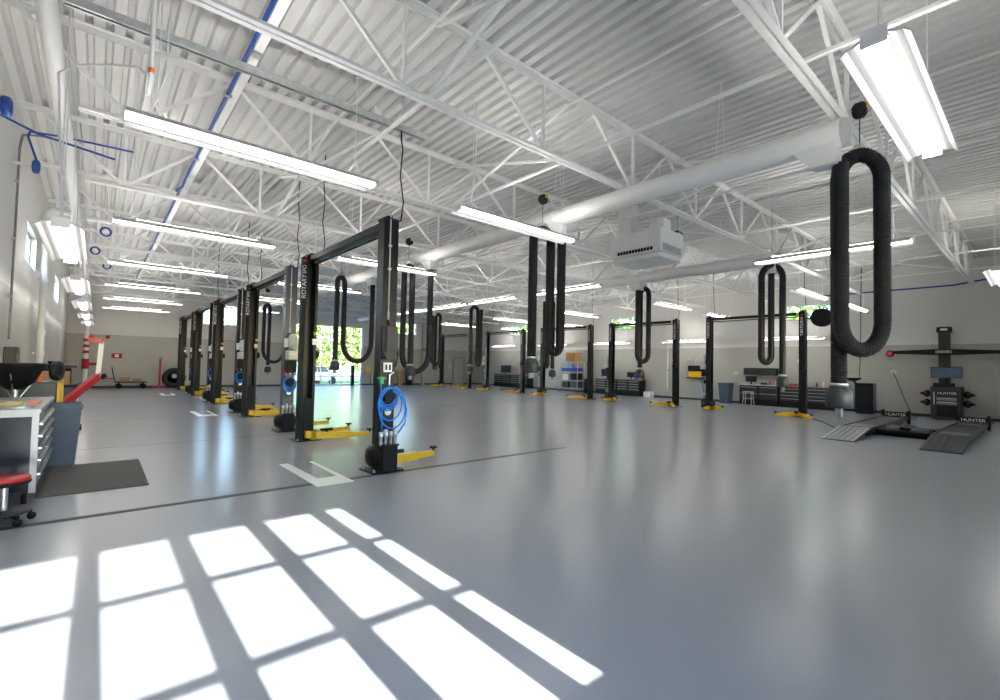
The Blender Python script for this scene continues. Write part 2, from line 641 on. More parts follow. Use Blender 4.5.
def belt(name, spots, label):
    mb = MB()
    trunks = MB()
    rr = random.Random(5)
    for x, y, sc in spots:
        trunks.cyl((x, y, -.3), (x, y, 3.6 * sc), .2, .12, 8)
        src = tr_leaf[rr.randrange(3)]
        a = rr.uniform(0, 6)
        ca, sa = math.cos(a), math.sin(a)
        vs = [(x + sc * (v.co.x * ca - v.co.y * sa), y + sc * (v.co.x * sa + v.co.y * ca), sc * (v.co.z + 3.4)) for v in src.vertices]
        mb.poly(vs, [tuple(p.vertices) for p in src.polygons])
    t = thing(name, label, 'trees')
    f = mb.obj('foliage', leafm, t); f['kind'] = 'stuff'
    k = trunks.obj('trunk_row', bark, t); k['kind'] = 'stuff'
    t['kind'] = 'stuff'


belt('tree_belt', [(11.5 + i * 2.6, 48 + (i % 2) * 3, 1.25 if i % 2 else 1.1) for i in range(9)], 'bright green leafy trees behind the parked cars, seen through the back glass door')
belt('tree_belt', [(34 + (i % 2) * 3, 1 + i * 4.6, 1.35) for i in range(10)], 'sunlit yellow-green trees outside the high windows of the right wall')


def car(x, y, rz, m, label):
    t = thing('car', label, 'car', (x, y, -0.25), rz)
    mb = MB()
    mb.prism([(-2.2, .35), (-2.25, .75), (-2.0, .95), (-1.1, 1.02), (-.6, 1.5), (1.3, 1.55), (2.1, 1.1), (2.3, .95), (2.3, .4)], 'Y', -0.88, 0.88)
    mb.obj('car_body', m, t)
    mb = MB()
    for sgn in (-1, 1):
        mb.prism([(-.95, 1.04), (-.52, 1.44), (.3, 1.47), (.3, 1.04)], 'Y', sgn * .885, sgn * .895)
        mb.prism([(.38, 1.04), (.38, 1.47), (1.2, 1.46), (1.75, 1.1)], 'Y', sgn * .885, sgn * .895)
    mb.obj('side_glass', carglass, t)
    w0 = None
    for sx in (-1.4, 1.45):
        for sy in (-.8, .8):
            if w0 is None:
                w0 = MB().lathe([(0.0, -.1), (.2, -.11), (.33, -.09), (.33, .09), (.2, .11), (0.0, .1)], axis='Y', n=20).obj('wheel', blackm, t, (sx, sy, .33))
            else:
                inst(w0, t, (sx, sy, .33))
    mb = MB()
    for sy in (-.7, .7):
        mb.box(2.28, 2.32, sy - .12, sy + .12, .8, .98)
    mb.obj('tail_lamp', red, t)
    return t


car(13.2, 38.6, R(205), carpaint, 'white parked car outside the glass door, nearer one')
car(8.2, 38.2, R(180), mat('red car paint', (0.4, 0.02, 0.02), 0.25, noise=0.03, coat=0.5), 'red parked car outside the glass door left of the white car')

# ------------------------------------------------------------------ roof trusses
JY = [1.68 + 3.25 * i for i in range(10)]
ZB, ZTOP = 4.82, 5.95
top0 = MB()
for s in (-1, 1):
    top0.box(XL, XR, min(s * .015, s * .085), max(s * .015, s * .085), ZTOP - .009, ZTOP - .001)
    top0.box(XL, XR, min(s * .015, s * .023), max(s * .015, s * .023), ZTOP - .08, ZTOP - .009)
bot0 = MB()
for s in (-1, 1):
    bot0.box(XL + .9, XR - .9, min(s * .015, s * .075), max(s * .015, s * .075), ZB - .0, ZB + .009)
    bot0.box(XL + .9, XR - .9, min(s * .015, s * .023), max(s * .015, s * .023), ZB + .009, ZB + .07)
P0 = 0.27
dA = MB().bar((-1.18, 0, ZTOP - .06), (0, 0, ZB + .04), .048, .045)
dB = MB().bar((1.18, 0, ZTOP - .06), (0, 0, ZB + .04), .05, .045)
dV = MB().bar((0, 0, ZTOP - .06), (0, 0, ZB + .04), .042, .04)
msh = {}
for j, y in enumerate(JY):
    t = thing('roof_truss', 'white open-web steel roof truss, %s to the camera, spanning the hall' % ORD[j] if j < 7 else 'white open-web steel roof truss, %s before the back wall' % ['third last', 'second last', 'last'][j - 7], 'truss', (0, y, 0), 0, 'roof trusses under the deck')
    if j == 0:
        msh['t'] = top0.obj('top_chord', steelw, t)
        msh['b'] = bot0.obj('bottom_chord', steelw, t)
    else:
        inst(msh['t'], t); inst(msh['b'], t)
    x = P0
    first = True
    while x < XR - 1:
        for key, mb, nm in (('A', dA, 'web_diagonal'), ('B', dB, 'web_diagonal'), ('V', dV, 'web_vertical')):
            if key not in msh:
                msh[key] = mb.obj(nm, steelw, t, (x, 0, 0))
            else:
                inst(msh[key], t, (x, 0, 0))
        x += 2.36
# horizontal bridging rows along Y, with crossed rods between trusses
by = MB()
for i in range(9):
    pass
br_m = {}
BX = [3.02, 5.6, 8.75, 11.8, 14.7, 17.6, 20.5]
for i, bxx in enumerate(BX):
    t = thing('bridging_row', 'white angle bridging running front to back across the trusses, %s row from the left wall' % NTH[i], 'brace', (bxx, 0, 0), 0, 'bridging rows between trusses')
    m1 = MB().bar((0, YF + .05, ZB + .1), (0, YB - .05, ZB + .1), .04, .04)
    m2 = MB().bar((0, YF + .05, ZTOP - .13), (0, YB - .05, ZTOP - .13), .03, .03)
    if not br_m:
        br_m['b'] = m1.obj('bottom_rod', steelw, t)
        br_m['t'] = m2.obj('top_rod', steelw, t)
    else:
        inst(br_m['b'], t); inst(br_m['t'], t)
    for j in range(9):
        if (i + j) % 2:
            continue
        if 'x' not in br_m:
            br_m['x'] = MB().bar((.03, 0.05, ZB + .12), (.03, 3.2, ZTOP - .15), .055, .04).obj('cross_rod', steelw, t, (0, JY[j], 0))
            br_m['y'] = MB().bar((-.03, 0.05, ZTOP - .15), (-.03, 3.2, ZB + .12), .055, .04).obj('cross_rod', steelw, t, (0, JY[j], 0))
        else:
            inst(br_m['x'], t, (0, JY[j], 0)); inst(br_m['y'], t, (0, JY[j], 0))

# white angle carrying a blue conduit under the deck
t = thing('conduit_run', 'long white strut with blue air pipe clipped along it under the left roof', 'pipe', (1.4, 0, 5.5))
MB().box(-.02, .09, YF + .05, YB - .05, 0.1, .16).box(-.02, .0, YF + .05, YB - .05, 0.16, .24).obj('strut', steelw, t)
MB().tube([(-.06, -0.9, .1), (-.06, 3.5, .1), (-.06, 4.6, .1), (-.06, 12.6, .1), (-.06, 12.9, .06), (-.14, 13.2, .02), (-.06, 13.5, .1), (-.06, 29.5, .1)], .026, 8).obj('blue_pipe', dblue, t)
for yy in range(2, 30, 3):
    MB().box(-.10, .0, yy - .015, yy + .015, .06, .145).obj('pipe_clip', galv, t)

# pipe main along the left wall down to the fire riser at the back wall
t = thing('sprinkler_main', 'white pipe running along the left wall under the deck', 'pipe', (-0.53, 0, 5.2))
MB().tube([(0, YF + .06, 0)] + [(0, q, 0) for q in range(1, 31, 3)] + [(0, 31.0, 0), (0.05, 31.5, -.1), (0.1, 31.6, -.4)], .095, 14).obj('pipe_run', ductm, t)
for yy in (1.68, 8.18, 14.68, 21.18, 27.68):
    MB().box(-.012, .012, yy - .02, yy + .02, .09, .66).obj('hanger', steelw, t)
t = thing('fire_riser', 'white vertical fire riser with red couplings at the back wall', 'pipe', (-0.43, 31.6, 0))
MB().cyl((0, 0, 0.0), (0, 0, 4.72), .1, n=14).obj('riser_pipe', ductm, t)
for z in (2.45, 2.15, 1.85):
    MB().cyl((0, 0, z - .07), (0, 0, z + .07), .125, n=14).obj('coupling', red, t)
MB().cyl((0, 0, 1.0), (0, 0, 1.5), .15, n=14).cyl((0, 0, 1.25), (0.5, 0, 1.25), .07, n=10).lathe([(.16, -.03), (.16, .03)], (.55, 0, 1.25), 'X', 14).obj('valve', red, t)

# long galvanised channel with the cable drop above the nearest lift post
t = thing('cable_channel', 'galvanised metal channel hung across the aisle above the nearest lift', 'channel', (0, 6.55, 5.27))
MB().box(-.40, 3.92, -.05, .05, .045, .055).box(-.40, 3.92, -.05, -.04, -.03, .045).box(-.40, 3.92, .04, .05, -.03, .045).box(-.40, 3.92, -.05, -.02, -.035, -.03).box(-.40, 3.92, .02, .05, -.035, -.03).obj('channel_body', galv, t)
for x in (0.5, 3.5):
    MB().bar((x, 0, .05), (x, 0, .68), .012).obj('hanger_rod', galv, t)
MB().box(3.0, 3.12, -.05, .07, .06, .17).obj('junction_box', whitep, t)


# ------------------------------------------------------------------ strip lights
def make_light(L, drop, long_cord):
    """fixture along local X centred at 0, hanging point at z=0 (bottom of the diffuser)"""
    root = bpy.data.objects.new('strip_light', None)
    C.objects.link(root)
    h = L / 2
    # curved emissive diffuser
    pr = [(-.075, .05), (-.06, .02), (-.03, .004), (0, 0), (.03, .004), (.06, .02), (.075, .05)]
    d = MB().prism(pr, 'X', -h + .02, h - .02).obj('diffuser', diff, root)
    MB().prism([(-.075, .052), (.075, .052), (.06, .10), (-.06, .10)], 'X', -h + .02, h - .02).obj('housing', wingm, root)
    MB().box(-h + .35, h - .35, -.05, .05, .101, .104).obj('added_glow_strip', ceil_glow, root)  # glowing strip added to brighten the deck above, not a known fixture part
    for s in (-1, 1):
        wp = [(s * .078, .06), (s * .12, .045), (s * .165, .035), (s * .205, .0), (s * .212, .004), (s * .17, .045), (s * .12, .056), (s * .078, .075)]
        MB().prism(wp, 'X', -h + .02, h - .02).obj('reflector_wing', wingm, root)
        MB().box(s * h - (.02 if s > 0 else 0), s * h + (0 if s > 0 else .02), -.08, .08, .0, .11).obj('end_cap', whitep, root)
        x = s * (h - .28)
        wr = MB().cyl((x, 0, .28), (x, 0, drop), .005, n=5, cap=False)
        wr.cyl((x - .1, 0, .09), (x, 0, .28), .004, n=5, cap=False).cyl((x + .1, 0, .09), (x, 0, .28), .004, n=5, cap=False)
        wr.obj('suspension_wire', whitep, root)
    if long_cord:
        cd = [(-h + .3, .0, .1), (-h + .26, .02, .25), (-h + .34, .03, .6), (-h + .36, .03, 1.6), (-h + .37, .03, drop - .05)]
        MB().tube(cd, .008, 6).obj('power_cord', whitep, root)
    return root


LA = make_light(2.70, 5.955 - 4.0, True)
LB = make_light(2.70, 5.955 - 3.05, True)
used = {'A': False, 'B': False}


def light(key, x, y, rz, label, group, z=None):
    base = {'A': LA, 'B': LB}[key]
    o = copy_tree(base) if used[key] else base
    used[key] = True
    o.location = (x, y, z if z else {'A': 4.0, 'B': 3.05}[key])
    o.rotation_euler = (0, 0, rz)
    return tag(o, label, 'light', group)


for i, y in enumerate((6.0, 10.75, 15.5, 20.3, 25.1, 29.9)):
    light('A', 1.45, y, 0, 'long white strip light over the left aisle, %s to the camera in its row' % ORD[i], 'strip lights over the left aisle')
for i, y in enumerate((0.8, 5.95, 10.75, 15.5, 20.3, 25.1)):
    light('A', 5.5 if i > 1 else (5.52 if i else 5.55), y, 0, ['big bright winged strip light hanging in the top right corner, seen from below',
                            'strip light in front of the second nearest exhaust hose', 'strip light crossing behind the nearest lift post',
                            'strip light behind the post bearing the white lettering', 'strip light at the left of the farther hanging hoses', 'farthest strip light beyond the first row of lifts'][i], 'strip lights beyond the first row of lifts')
for i, y in enumerate((2.9, 9.87, 13.55, 16.45, 19.35)):
    light('A', 11.15, y, PI / 2, ['strip light running away from the camera behind the big black hose loop', 'strip light running lengthwise along the second white duct, left of the ceiling unit',
                                  'lengthwise strip light left of the second nearest hose, right end of a joined run', 'lengthwise strip light in the middle of the joined run', 'lengthwise strip light at the far left end of the joined run'][i], 'lengthwise strip lights down the middle')
for i, y in enumerate((0.75, 4.75, 9.4, 14.05, 18.65, 23.6)):
    light('A', 16.8, y, 0, ['strip light cut by the right edge of the picture', 'strip light above the green right-hand window', 'strip light above the overhead beam between the middle right lifts',
                            'strip light right of the second hose pair, before the boxes cart', 'strip light left of the small green window', 'far strip light above the farthest right lift'][i], 'strip lights before the right row of lifts')
for i, y in enumerate((4.6, 9.6, 14.2, 18.3, 23.2)):
    light('A', 21.3, y, 0, ['short-looking strip light seen inside the big hose loop', 'strip light level with the second nearest right lift top, by the right wall', 'strip light by the right wall behind the third nearest right lift',
                            'strip light by the right wall beside the farther hoses', 'farthest strip light by the right wall'][i], 'strip lights beyond the right row of lifts')
for i, y in enumerate((8.55, 13.4, 18.15, 22.9, 27.4)):
    light('B', -0.37, y, PI / 2, 'low hung winged light over the left wall benches, %s to the camera' % ORD[i], 'winged lights along the left wall')
for i, y in enumerate((7.5, 12.4, 17.15, 22.0, 27.0)):
    light('B', 23.5, y, PI / 2, 'low bench light along the right wall, %s to the camera' % ORD[i], 'bench lights along the right wall', z=3.05)

# white flexible cords looping from the roof to the two nearest left fixtures
tag(MB().tube([(-.36, 7.25, 3.18), (-.38, 7.25, 3.5), (-.42, 7.25, 4.2), (-.45, 7.2, 4.78), (-.30, 7.0, 4.84), (.0, 6.6, 4.78), (.22, 6.3, 4.70), (.28, 6.1, 4.55), (.26, 6.05, 4.25), (.22, 6.0, 4.12)], .013, 6).obj('flexible_cable', whitep), 'white flexible cord arching between the two nearest strip lights at the upper left', 'cord')
t = thing('pipe_drop', 'short white pipe drop with orange collar under the roof at the upper left', 'pipe', (.33, 6.35, 4.72))
MB().cyl((0, 0, 0), (-.02, 0, -.26), .02, .025, n=10).obj('drop_pipe', whitep, t)
MB().cyl((0, 0, 0), (0, 0, .05), .028, n=10).obj('collar', orange, t)
MB().cyl((0, 0, .05), (0, 0, 1.24), .022, n=8).obj('feed_pipe', whitep, t)

# ------------------------------------------------------------------ ducts
def duct(x, z, y0, y1, r, outlets, label):
    t = thing('exhaust_duct', label, 'duct', (x, y0, z))
    MB().cyl((0, 0, 0), (0, y1 - y0, 0), r, n=28).obj('duct_body', ductm, t)
    MB().cyl((0, -.05, 0), (0, 0.0, 0), r * 1.03, n=28).obj('end_cap', lgrey, t)
    yy = 1.5
    while yy < y1 - y0:
        MB().cyl((0, yy - .015, 0), (0, yy + .015, 0), r + .006, n=28).obj('joint_band', ductm, t)
        hg = MB()
        for s in (-1, 1):
            hg.cyl((s * (r + .012), yy, 0), (0, yy, 5.9 - z), .004, n=5, cap=False)
        hg.obj('hanger_wire', steelw, t)
        yy += 3.25
    for oy in outlets:
        MB().prism([(oy - y0 - .14, -r * .8), (oy - y0 + .34, -r * .8), (oy - y0 + .14, -r - .22), (oy - y0 - .14, -r - .22)], 'X', -.12, .12).obj('outlet_boot', ductm, t)
    return t


D1X, D1Z, D2X, D2Z = 6.9, 4.58, 13.5, 4.58
O1 = [1.80, 6.35, 11.05, 14.65, 24.2]
O2 = [4.75, 8.8, 13.05, 17.15, 21.3]
duct(D1X, D1Z, 1.62, 30.5, 0.165, O1, 'large round white exhaust duct nearest the camera, running to the back wall')
duct(D2X, D2Z, 4.6, 30.5, 0.165, O2, 'second round white exhaust duct, lower in view beneath the ceiling unit')


def hose(x, y, zd, D, wl, gap, bot, noz, label, fine=False, bal=True, drift=0.0):
    """Hose from the outlet down, U towards D (width wl), up, over the saddle and down to the nozzle.
    gap > 0: nozzle strand comes back towards the outlet; gap < 0: it hangs beyond the loop."""
    t = thing('exhaust_hose', label, 'hose', (x, y, 0), 0, 'black exhaust hoses hanging from the ducts')
    D = Vector((D[0], D[1], 0)).normalized()
    S = Vector((-D.y, D.x, 0)) * 0.17
    Z_ = Vector((0, 0, 1))
    zo = zd - 0.36
    r = wl / 2
    hl = max(1.35 * r, .16)
    bz = bot + 0.09 + hl
    zr = zo - 0.12
    pts = [Z_ * zo]

    def straight(b):
        a = pts[-1].copy()
        n = max(2, int((b - a).length / 0.25))
        for i in range(1, n + 1):
            pts.append(a.lerp(b, i / n))
    straight(Z_ * bz)
    for i in range(1, 15):
        a = PI + PI * i / 14
        pts.append(D * (r + r * math.cos(a)) + Z_ * (bz + hl * math.sin(a)))
    straight(D * wl + Z_ * zr)
    rs = abs(gap) / 2
    hs = max(1.3 * rs, .16)
    c = wl - gap / 2
    for i in range(1, 15):
        a = PI * i / 14
        f = i / 14
        pts.append(D * (c + (rs if gap > 0 else -rs) * math.cos(a)) + S * f + Z_ * (zr + hs * math.sin(a)))
    e0 = pts[-1].copy()
    tgt = D * (wl - gap - drift) + S
    for i in range(1, 9):
        f = i / 8
        e = f * f * (3 - 2 * f)
        pts.append(Vector((e0.x + (tgt.x - e0.x) * e, e0.y + (tgt.y - e0.y) * e, e0.z - 1.2 * f)))
    straight(Vector((tgt.x, tgt.y, noz + 0.36)))
    out = [pts[0]]
    st = 0.014 if fine else 0.045
    need = st
    for a, b in zip(pts, pts[1:]):
        L = (b - a).length
        if L < 1e-6:
            continue
        pos = need
        while pos <= L:
            out.append(a.lerp(b, pos / L)); pos += st
        need = pos - L
    R0 = 0.088 if fine else 0.08
    MB().tube(out, lambda i: R0 + ((0.005 if i % 2 else -0.005) if fine else 0), 16 if fine else 10, smooth=not fine).obj('hose_tube', rubber, t)
    n0 = Vector((tgt.x, tgt.y, noz))
    MB().lathe([(.09, .34), (.10, .33), (.10, .37), (.09, .375)], n0, n=16).obj('hose_clamp', silver, t)
    MB().lathe([(.0, .34), (.085, .34), (.12, .29), (.145, .24), (.145, .08), (.13, .06), (.0, .05)], n0, n=20).obj('nozzle', nozm, t)
    MB().box(n0.x - .05, n0.x + .05, n0.y - .03, n0.y + .03, noz - .05, noz + .07).obj('nozzle_clip', mgrey, t)
    sc = D * c + S * .5
    zt = zr + hs
    MB().prism([(-.14, .06), (-.08, .12), (0, .14), (.08, .12), (.14, .06), (.10, .05), (.0, .09), (-.10, .05)], 'X' if abs(D.y) > abs(D.x) else 'Y', -.04, .04).obj('saddle', lgrey, t, (sc.x, sc.y, zt))
    bz_ = 4.95
    if bal:
        MB().cyl((sc.x, sc.y, zt + .13), (sc.x, sc.y, bz_ - .08), .006, n=6).obj('balancer_cable', blackm, t)
        MB().lathe([(.0, -.07), (.07, -.07), (.1, -.04), (.1, .04), (.07, .07), (.0, .07)], (sc.x, sc.y, bz_), 'Y', n=16).obj('spring_balancer', blackm, t)
        MB().box(sc.x - .0, sc.x + .06, sc.y - .085, sc.y - .06, bz_ + .02, bz_ + .08).obj('balancer_tag', yellow, t)
        MB().cyl((sc.x, sc.y, bz_ + .07), (sc.x, sc.y, 5.93), .004, n=5).obj('balancer_hook', silver, t)
    else:
        MB().cyl((sc.x, sc.y, zt + .13), (sc.x, sc.y, 5.93), .005, n=6).obj('hanger_cable', blackm, t)
    return t


nozm = mat('slate rubber nozzle', (0.028, 0.030, 0.034), 0.5, noise=0.1)
RTV = (.76, -.65)
LFT = (-.76, .65)
hose(D1X + .06, O1[0] - .14, D1Z, RTV, .52, .42, 1.80, 1.10, 'big corrugated black exhaust hose loop nearest the camera at the duct end', True)
hose(D1X + .12, O1[1], D1Z, LFT, .22, -.36, 1.80, 1.42, 'corrugated black exhaust hose hanging before the middle floor, second nearest on the near duct', True)
hose(D1X, O1[2], D1Z, LFT, .73, .26, 1.30, 1.22, 'black hose in a wide U just right of the nearest lift post')
hose(D1X, O1[3], D1Z, (-1, 0.02), .95, -.30, 1.55, 1.30, 'black hose in a wide U left of the nearest lift post, before the glass door')
hose(D1X, O1[4], D1Z, (-1, 0), .95, .2, 1.45, 1.0, 'farthest black hose U of the near duct, beside the silver motor')
hose(D2X, O2[0], D2Z, LFT, .26, .46, 1.75, 1.15, 'narrow black hose loop in front of the wall cabinet and grey-topped bench', bal=False)
hose(D2X, O2[1], D2Z, RTV, .36, .22, 1.75, 1.25, 'black hose right of the boxes cart, before the middle right lifts', bal=False)
hose(D2X, O2[2], D2Z, RTV, .16, -.20, 1.5, 1.15, 'black hose behind the second nearest hose of the near duct', bal=False)
hose(D2X, O2[3], D2Z, LFT, .16, -.30, 1.5, 1.25, 'thin-looking far black hose right of the wide U hose', bal=False)
hose(D2X, O2[4], D2Z, RTV, .40, .26, 1.5, 1.25, 'farthest black hose of the far duct, by the wide U hose', bal=False)

# air handling unit with two riser ducts
t = thing('air_cleaner', 'white box-shaped ceiling air unit with slotted grille and two square ducts above', 'air unit', (8.90, 5.28, 3.99))
MB().box(0, .95, 0, 1.25, 0.12, .62).box(.02, .93, .02, 1.23, 0, .12, bev=.05).box(-.01, .96, -.01, 1.26, .30, .315).obj('unit_body', ductm, t)
for i in range(12):
    MB().box(-.012, .0, .18 + i * .075, .235 + i * .075, .16, .23).obj('grille_slot', blackm, t)
for i in range(11):
    MB().box(.1 + i * .07, .15 + i * .07, -.018, -.004, .14, .28).obj('louvre', lgrey, t)
MB().box(.05, .35, .75, 1.1, .62, 1.955).obj('riser_duct', ductm, t)
MB().box(.3, .6, .1, .45, .62, .9).obj('riser_duct', ductm, t)
for a, b in ((.03, .05), (.9, .05), (.03, 1.2), (.9, 1.2)):
    MB().cyl((a, b, .62), (a, b, 1.965), .006, n=5).obj('hanger_rod', steelw, t)


# ------------------------------------------------------------------ two-post lifts
def post_mesh(s):
    """channel column; web at the outer side (-y when s=1), open to +y*s"""
    w, d, tk = .12, .2, .012
    pr = [(-w, -.10), (w, -.10), (w, .10), (w - .05, .10), (w - .05, .10 - tk), (w - tk, .10 - tk), (w - tk, -.10 + tk), (-w + tk, -.10 + tk), (-w + tk, .10 - tk), (-w + .05, .10 - tk), (-w + .05, .10), (-w, .10)]
    if s < 0:
        pr = [(a, -b) for a, b in pr]
    return MB().prism(pr, 'Z', .02, 3.78)


BOLT = {}


def make_lift(variant):
    root = bpy.data.objects.new('two_post_lift', None)
    C.objects.link(root)
    W = 3.39
    for idx, (y, s) in enumerate(((0, 1), (W, -1))):
        near = idx == 0
        m = slate if (near and variant == 2) else black
        p = post_mesh(s).obj('post', m, root, (0, y, 0))
        MB().box(-.04, .04, -.05, .05, 3.78, 3.84).box(-.13, .13, -.12, .12, 3.77, 3.785).obj('top_plate', black, p)
        MB().box(-.25, .25, -.22, .22, 0, .02).obj('base_plate', black, root, (0, y, 0))
        for a in (-.21, .21):
            for b in (-.18, .18):
                if 'b' not in BOLT:
                    BOLT['b'] = MB().cyl((0, 0, .02), (0, 0, .055), .018, n=8).obj('anchor_bolt', silver, root, (a, y + b, 0))
                else:
                    inst(BOLT['b'], root, (a, y + b, 0))
        # lifting carriage
        cg = MB().box(-.085, .085, *sorted((-s * .05, s * .12)), .06, .85)
        cg.obj('carriage', blackm, root, (0, y, 0))
        MB().box(-.06, .15, *sorted((s * .105, s * .20)), .06, .20, bev=.015).obj('carriage_head', yellow, root, (0, y, 0))
        # arms: two, both swung over the bay on +x
        for k, (ang, L) in enumerate(((8, .66), (50, .55)) if near else ((-18, .78), (35, .95))):
            a = R(ang)
            dx, dy = math.cos(a), math.sin(a)
            if not near:
                pass
            b0 = Vector((.10, s * .15, .10))
            e0 = b0 + Vector((dx, dy, 0)) * L
            e1 = e0 + Vector((dx, dy, 0)) * .34
            arm = MB().bar(b0, e0, .10, .12)
            arm.cyl(b0 + Vector((0, 0, -.08)), b0 + Vector((0, 0, .10)), .075, n=12)
            ao = arm.obj('swing_arm', yellow, root, (0, y, 0))
            MB().bar(e0 - Vector((dx, dy, 0)) * .05, e1, .07, .085).obj('arm_extension', yellow, ao)
            MB().cyl(e1 + Vector((0, 0, .04)), e1 + Vector((0, 0, .085)), .02, n=8).cyl(e1 + Vector((0, 0, .085)), e1 + Vector((0, 0, .11)), .065, n=14).obj('rubber_pad', blackm, ao)
        pm = Vector((.40, s * .30 if near else s * .08, .17))
        MB().box(pm.x - .12, pm.x + .12, pm.y - .035, pm.y + .035, pm.z, pm.z + .05).cyl((pm.x, pm.y, pm.z - .03), (pm.x, pm.y, pm.z + .0), .03, n=8).obj('arm_lock', blackm, root, (0, y, 0))
        # name panels on both side faces of the post
        for sd in (-1, 1):
            if near and sd < 0 and variant == 1:
                continue
            pl = MB().box(*sorted((sd * .121, sd * .124)), -.06, .06, 2.85, 3.72).obj('name_panel', blackm, root, (0, y, 0))
            text('lettering', 'ROTARY', .135, whitep, pl, (sd * .1255, 0, 3.17), (PI / 2, -PI / 2 if sd > 0 else PI / 2, PI / 2 if sd > 0 else -PI / 2) if False else ((0, -PI / 2, 0) if sd < 0 else (0, PI / 2, PI)))
            text('lettering', 'SPO', .10, whitep, pl, (sd * .1255, 0, 3.50), ((0, -PI / 2, 0) if sd < 0 else (0, PI / 2, PI)))
            MB().cyl((sd * .124, 0, 3.66), (sd * .127, 0, 3.66), .035, n=14).obj('red_badge', red, pl)
        if not near:
            cv = MB().box(-.215, -.128, -.12, -.02, .02, 3.72).obj('cable_cover', blackm, root, (0, y, 0))
            text('lettering', 'ROTARY', .125, whitep, cv, (-.172, -.1225, 3.12), (PI / 2, -PI / 2, 0), .0015)
            text('lettering', 'SPO', .10, whitep, cv, (-.172, -.1225, 3.47), (PI / 2, -PI / 2, 0), .0015)
            MB().cyl((-.172, -.12, 3.65), (-.172, -.124, 3.65), .036, n=14).obj('red_badge', red, cv)
            MB().box(.03, .15, -.17, -.101, 3.62, 3.74).obj('limit_switch', yellow, root, (0, y, 0))
            MB().box(.03, .12, -.13, -.101, 1.95, 2.07).obj('warning_sticker', whitep, root, (0, y, 0))
            MB().cyl((.085, -.10, 2.18), (.085, -.13, 2.18), .035, n=12).obj('indicator', yellow, root, (0, y, 0))
            # round lock cover on the side
            MB().lathe([(.0, 0), (.09, 0), (.09, .06), (.06, .08), (0, .08)], (.121, 0, 1.75), 'X', 14).obj('lock_cover', black, root, (0, y, 0))
    # overhead beam
    MB().box(-.075, .075, .05, W - .05, 3.66, 3.76).box(-.08, .08, .05, W - .05, 3.655, 3.665).obj('overhead_beam', black, root)
    MB().cyl((.03, .14, 3.60), (.03, W - .14, 3.60), .02, n=8).obj('beam_pad', blackm, root)
    # fittings on the outer face of the near post
    f = -.10
    gd = MB().box(-.15, .10, f - .21, f, .04, .42, bev=.015)
    gd.obj('cable_guard', blackm, root)
    MB().lathe([(.0, .08), (.17, .08), (.225, .13), (.24, .23), (.225, .33), (.17, .38), (.0, .38)], (-.03, -.03, 0), n=24).obj('base_drum', black, root)
    for i in range(4):
        x = -.14 + i * .075
        ad = MB().lathe([(.0, .40), (.022, .40), (.026, .44), (.026, .52), (.034, .53), (.034, .60 + .03 * (i % 2)), (0, .61 + .03 * (i % 2))], (x, f - .13, 0), n=10)
        ad.obj('height_adapter', silver, root)
    MB().cyl((-.02, f - .006, 3.9), (-.02, f - .012, 2.33), .011, n=8).obj('conduit', lgrey, root)
    for z in (3.0, 3.35):
        MB().box(-.045, .005, f - .02, f, z, z + .03).obj('conduit_strap', silver, root)
    MB().cyl((-.02, f - .012, 2.25), (-.02, f - .012, 2.37), .02, n=10).obj('cord_grip', mat_lb, root)
    MB().tube([(-.02, f - .012, 2.26), (-.01, f - .03, 2.1), (.08, f - .04, 1.95), (.15, f - .03, 1.75), (.12, f - .02, 1.55)], .01, 6).obj('power_cord', blackm, root)
    if variant == 1:
        MB().box(-.115, .10, f - .13, f, 1.76, 2.16, bev=.03).box(-.09, .07, f - .14, f - .13, 1.95, 2.1).obj('control_box', dgrey, root)
        MB().prism([(-.115, 1.76), (.10, 1.76), (.05, 1.66), (-.07, 1.66)], 'Y', f - .10, f).obj('box_shroud', dgrey, root)
    else:
        mt = MB().lathe([(0, 1.86), (.085, 1.86), (.10, 1.90), (.10, 2.14), (.08, 2.20), (.03, 2.23), (0, 2.23)], (.02, f - .14, 0), n=16)
        mt.obj('pump_motor', mat_motor, root)
        MB().box(-.10, .14, f - .24, f, 1.64, 1.84, bev=.02).obj('pump_block', mat_motor, root)
        MB().box(-.13, -.03, f - .05, f, 1.92, 2.12).obj('switch_box', whitep, root)
        MB().box(-.11, .11, f - .20, f, 1.34, 1.62, bev=.02).obj('oil_tank', blackm, root)
    op = MB().box(-.075, .055, f - .035, f, 1.47, 1.61).obj('socket_plate', whitep, root)
    for a in (-.045, .015):
        MB().box(a - .012, a + .018, f - .039, f - .035, 1.50, 1.58).obj('socket', blackm, op)
    # regulator and air fittings
    MB().cyl((-.12, f - .05, 1.30), (-.12, f - .05, 1.40), .035, n=10).cyl((-.18, f - .05, 1.38), (-.05, f - .05, 1.38), .018, n=8).obj('air_regulator', green if variant == 1 else red, root)
    MB().cyl((.02, f - .03, 1.28), (.02, f - .03, 1.44), .012, n=8).cyl((.02, f - .03, 1.42), (.09, f - .03, 1.47), .012, n=8).obj('air_fitting', silver, root)
    # hose hook
    MB().cyl((0, f, 1.12), (0, f - .09, 1.12), .075, n=16).cyl((0, f - .09, 1.12), (0, f - .11, 1.12), .09, n=16).obj('hose_hook', blackm, root)
    MB().box(-.08, .08, f - .02, f, .78, .98).obj('lock_plate', dgrey, root)
    MB().cyl((0, f, .88), (0, f - .05, .88), .05, n=14).obj('lock_knob', silver, root)
    return root


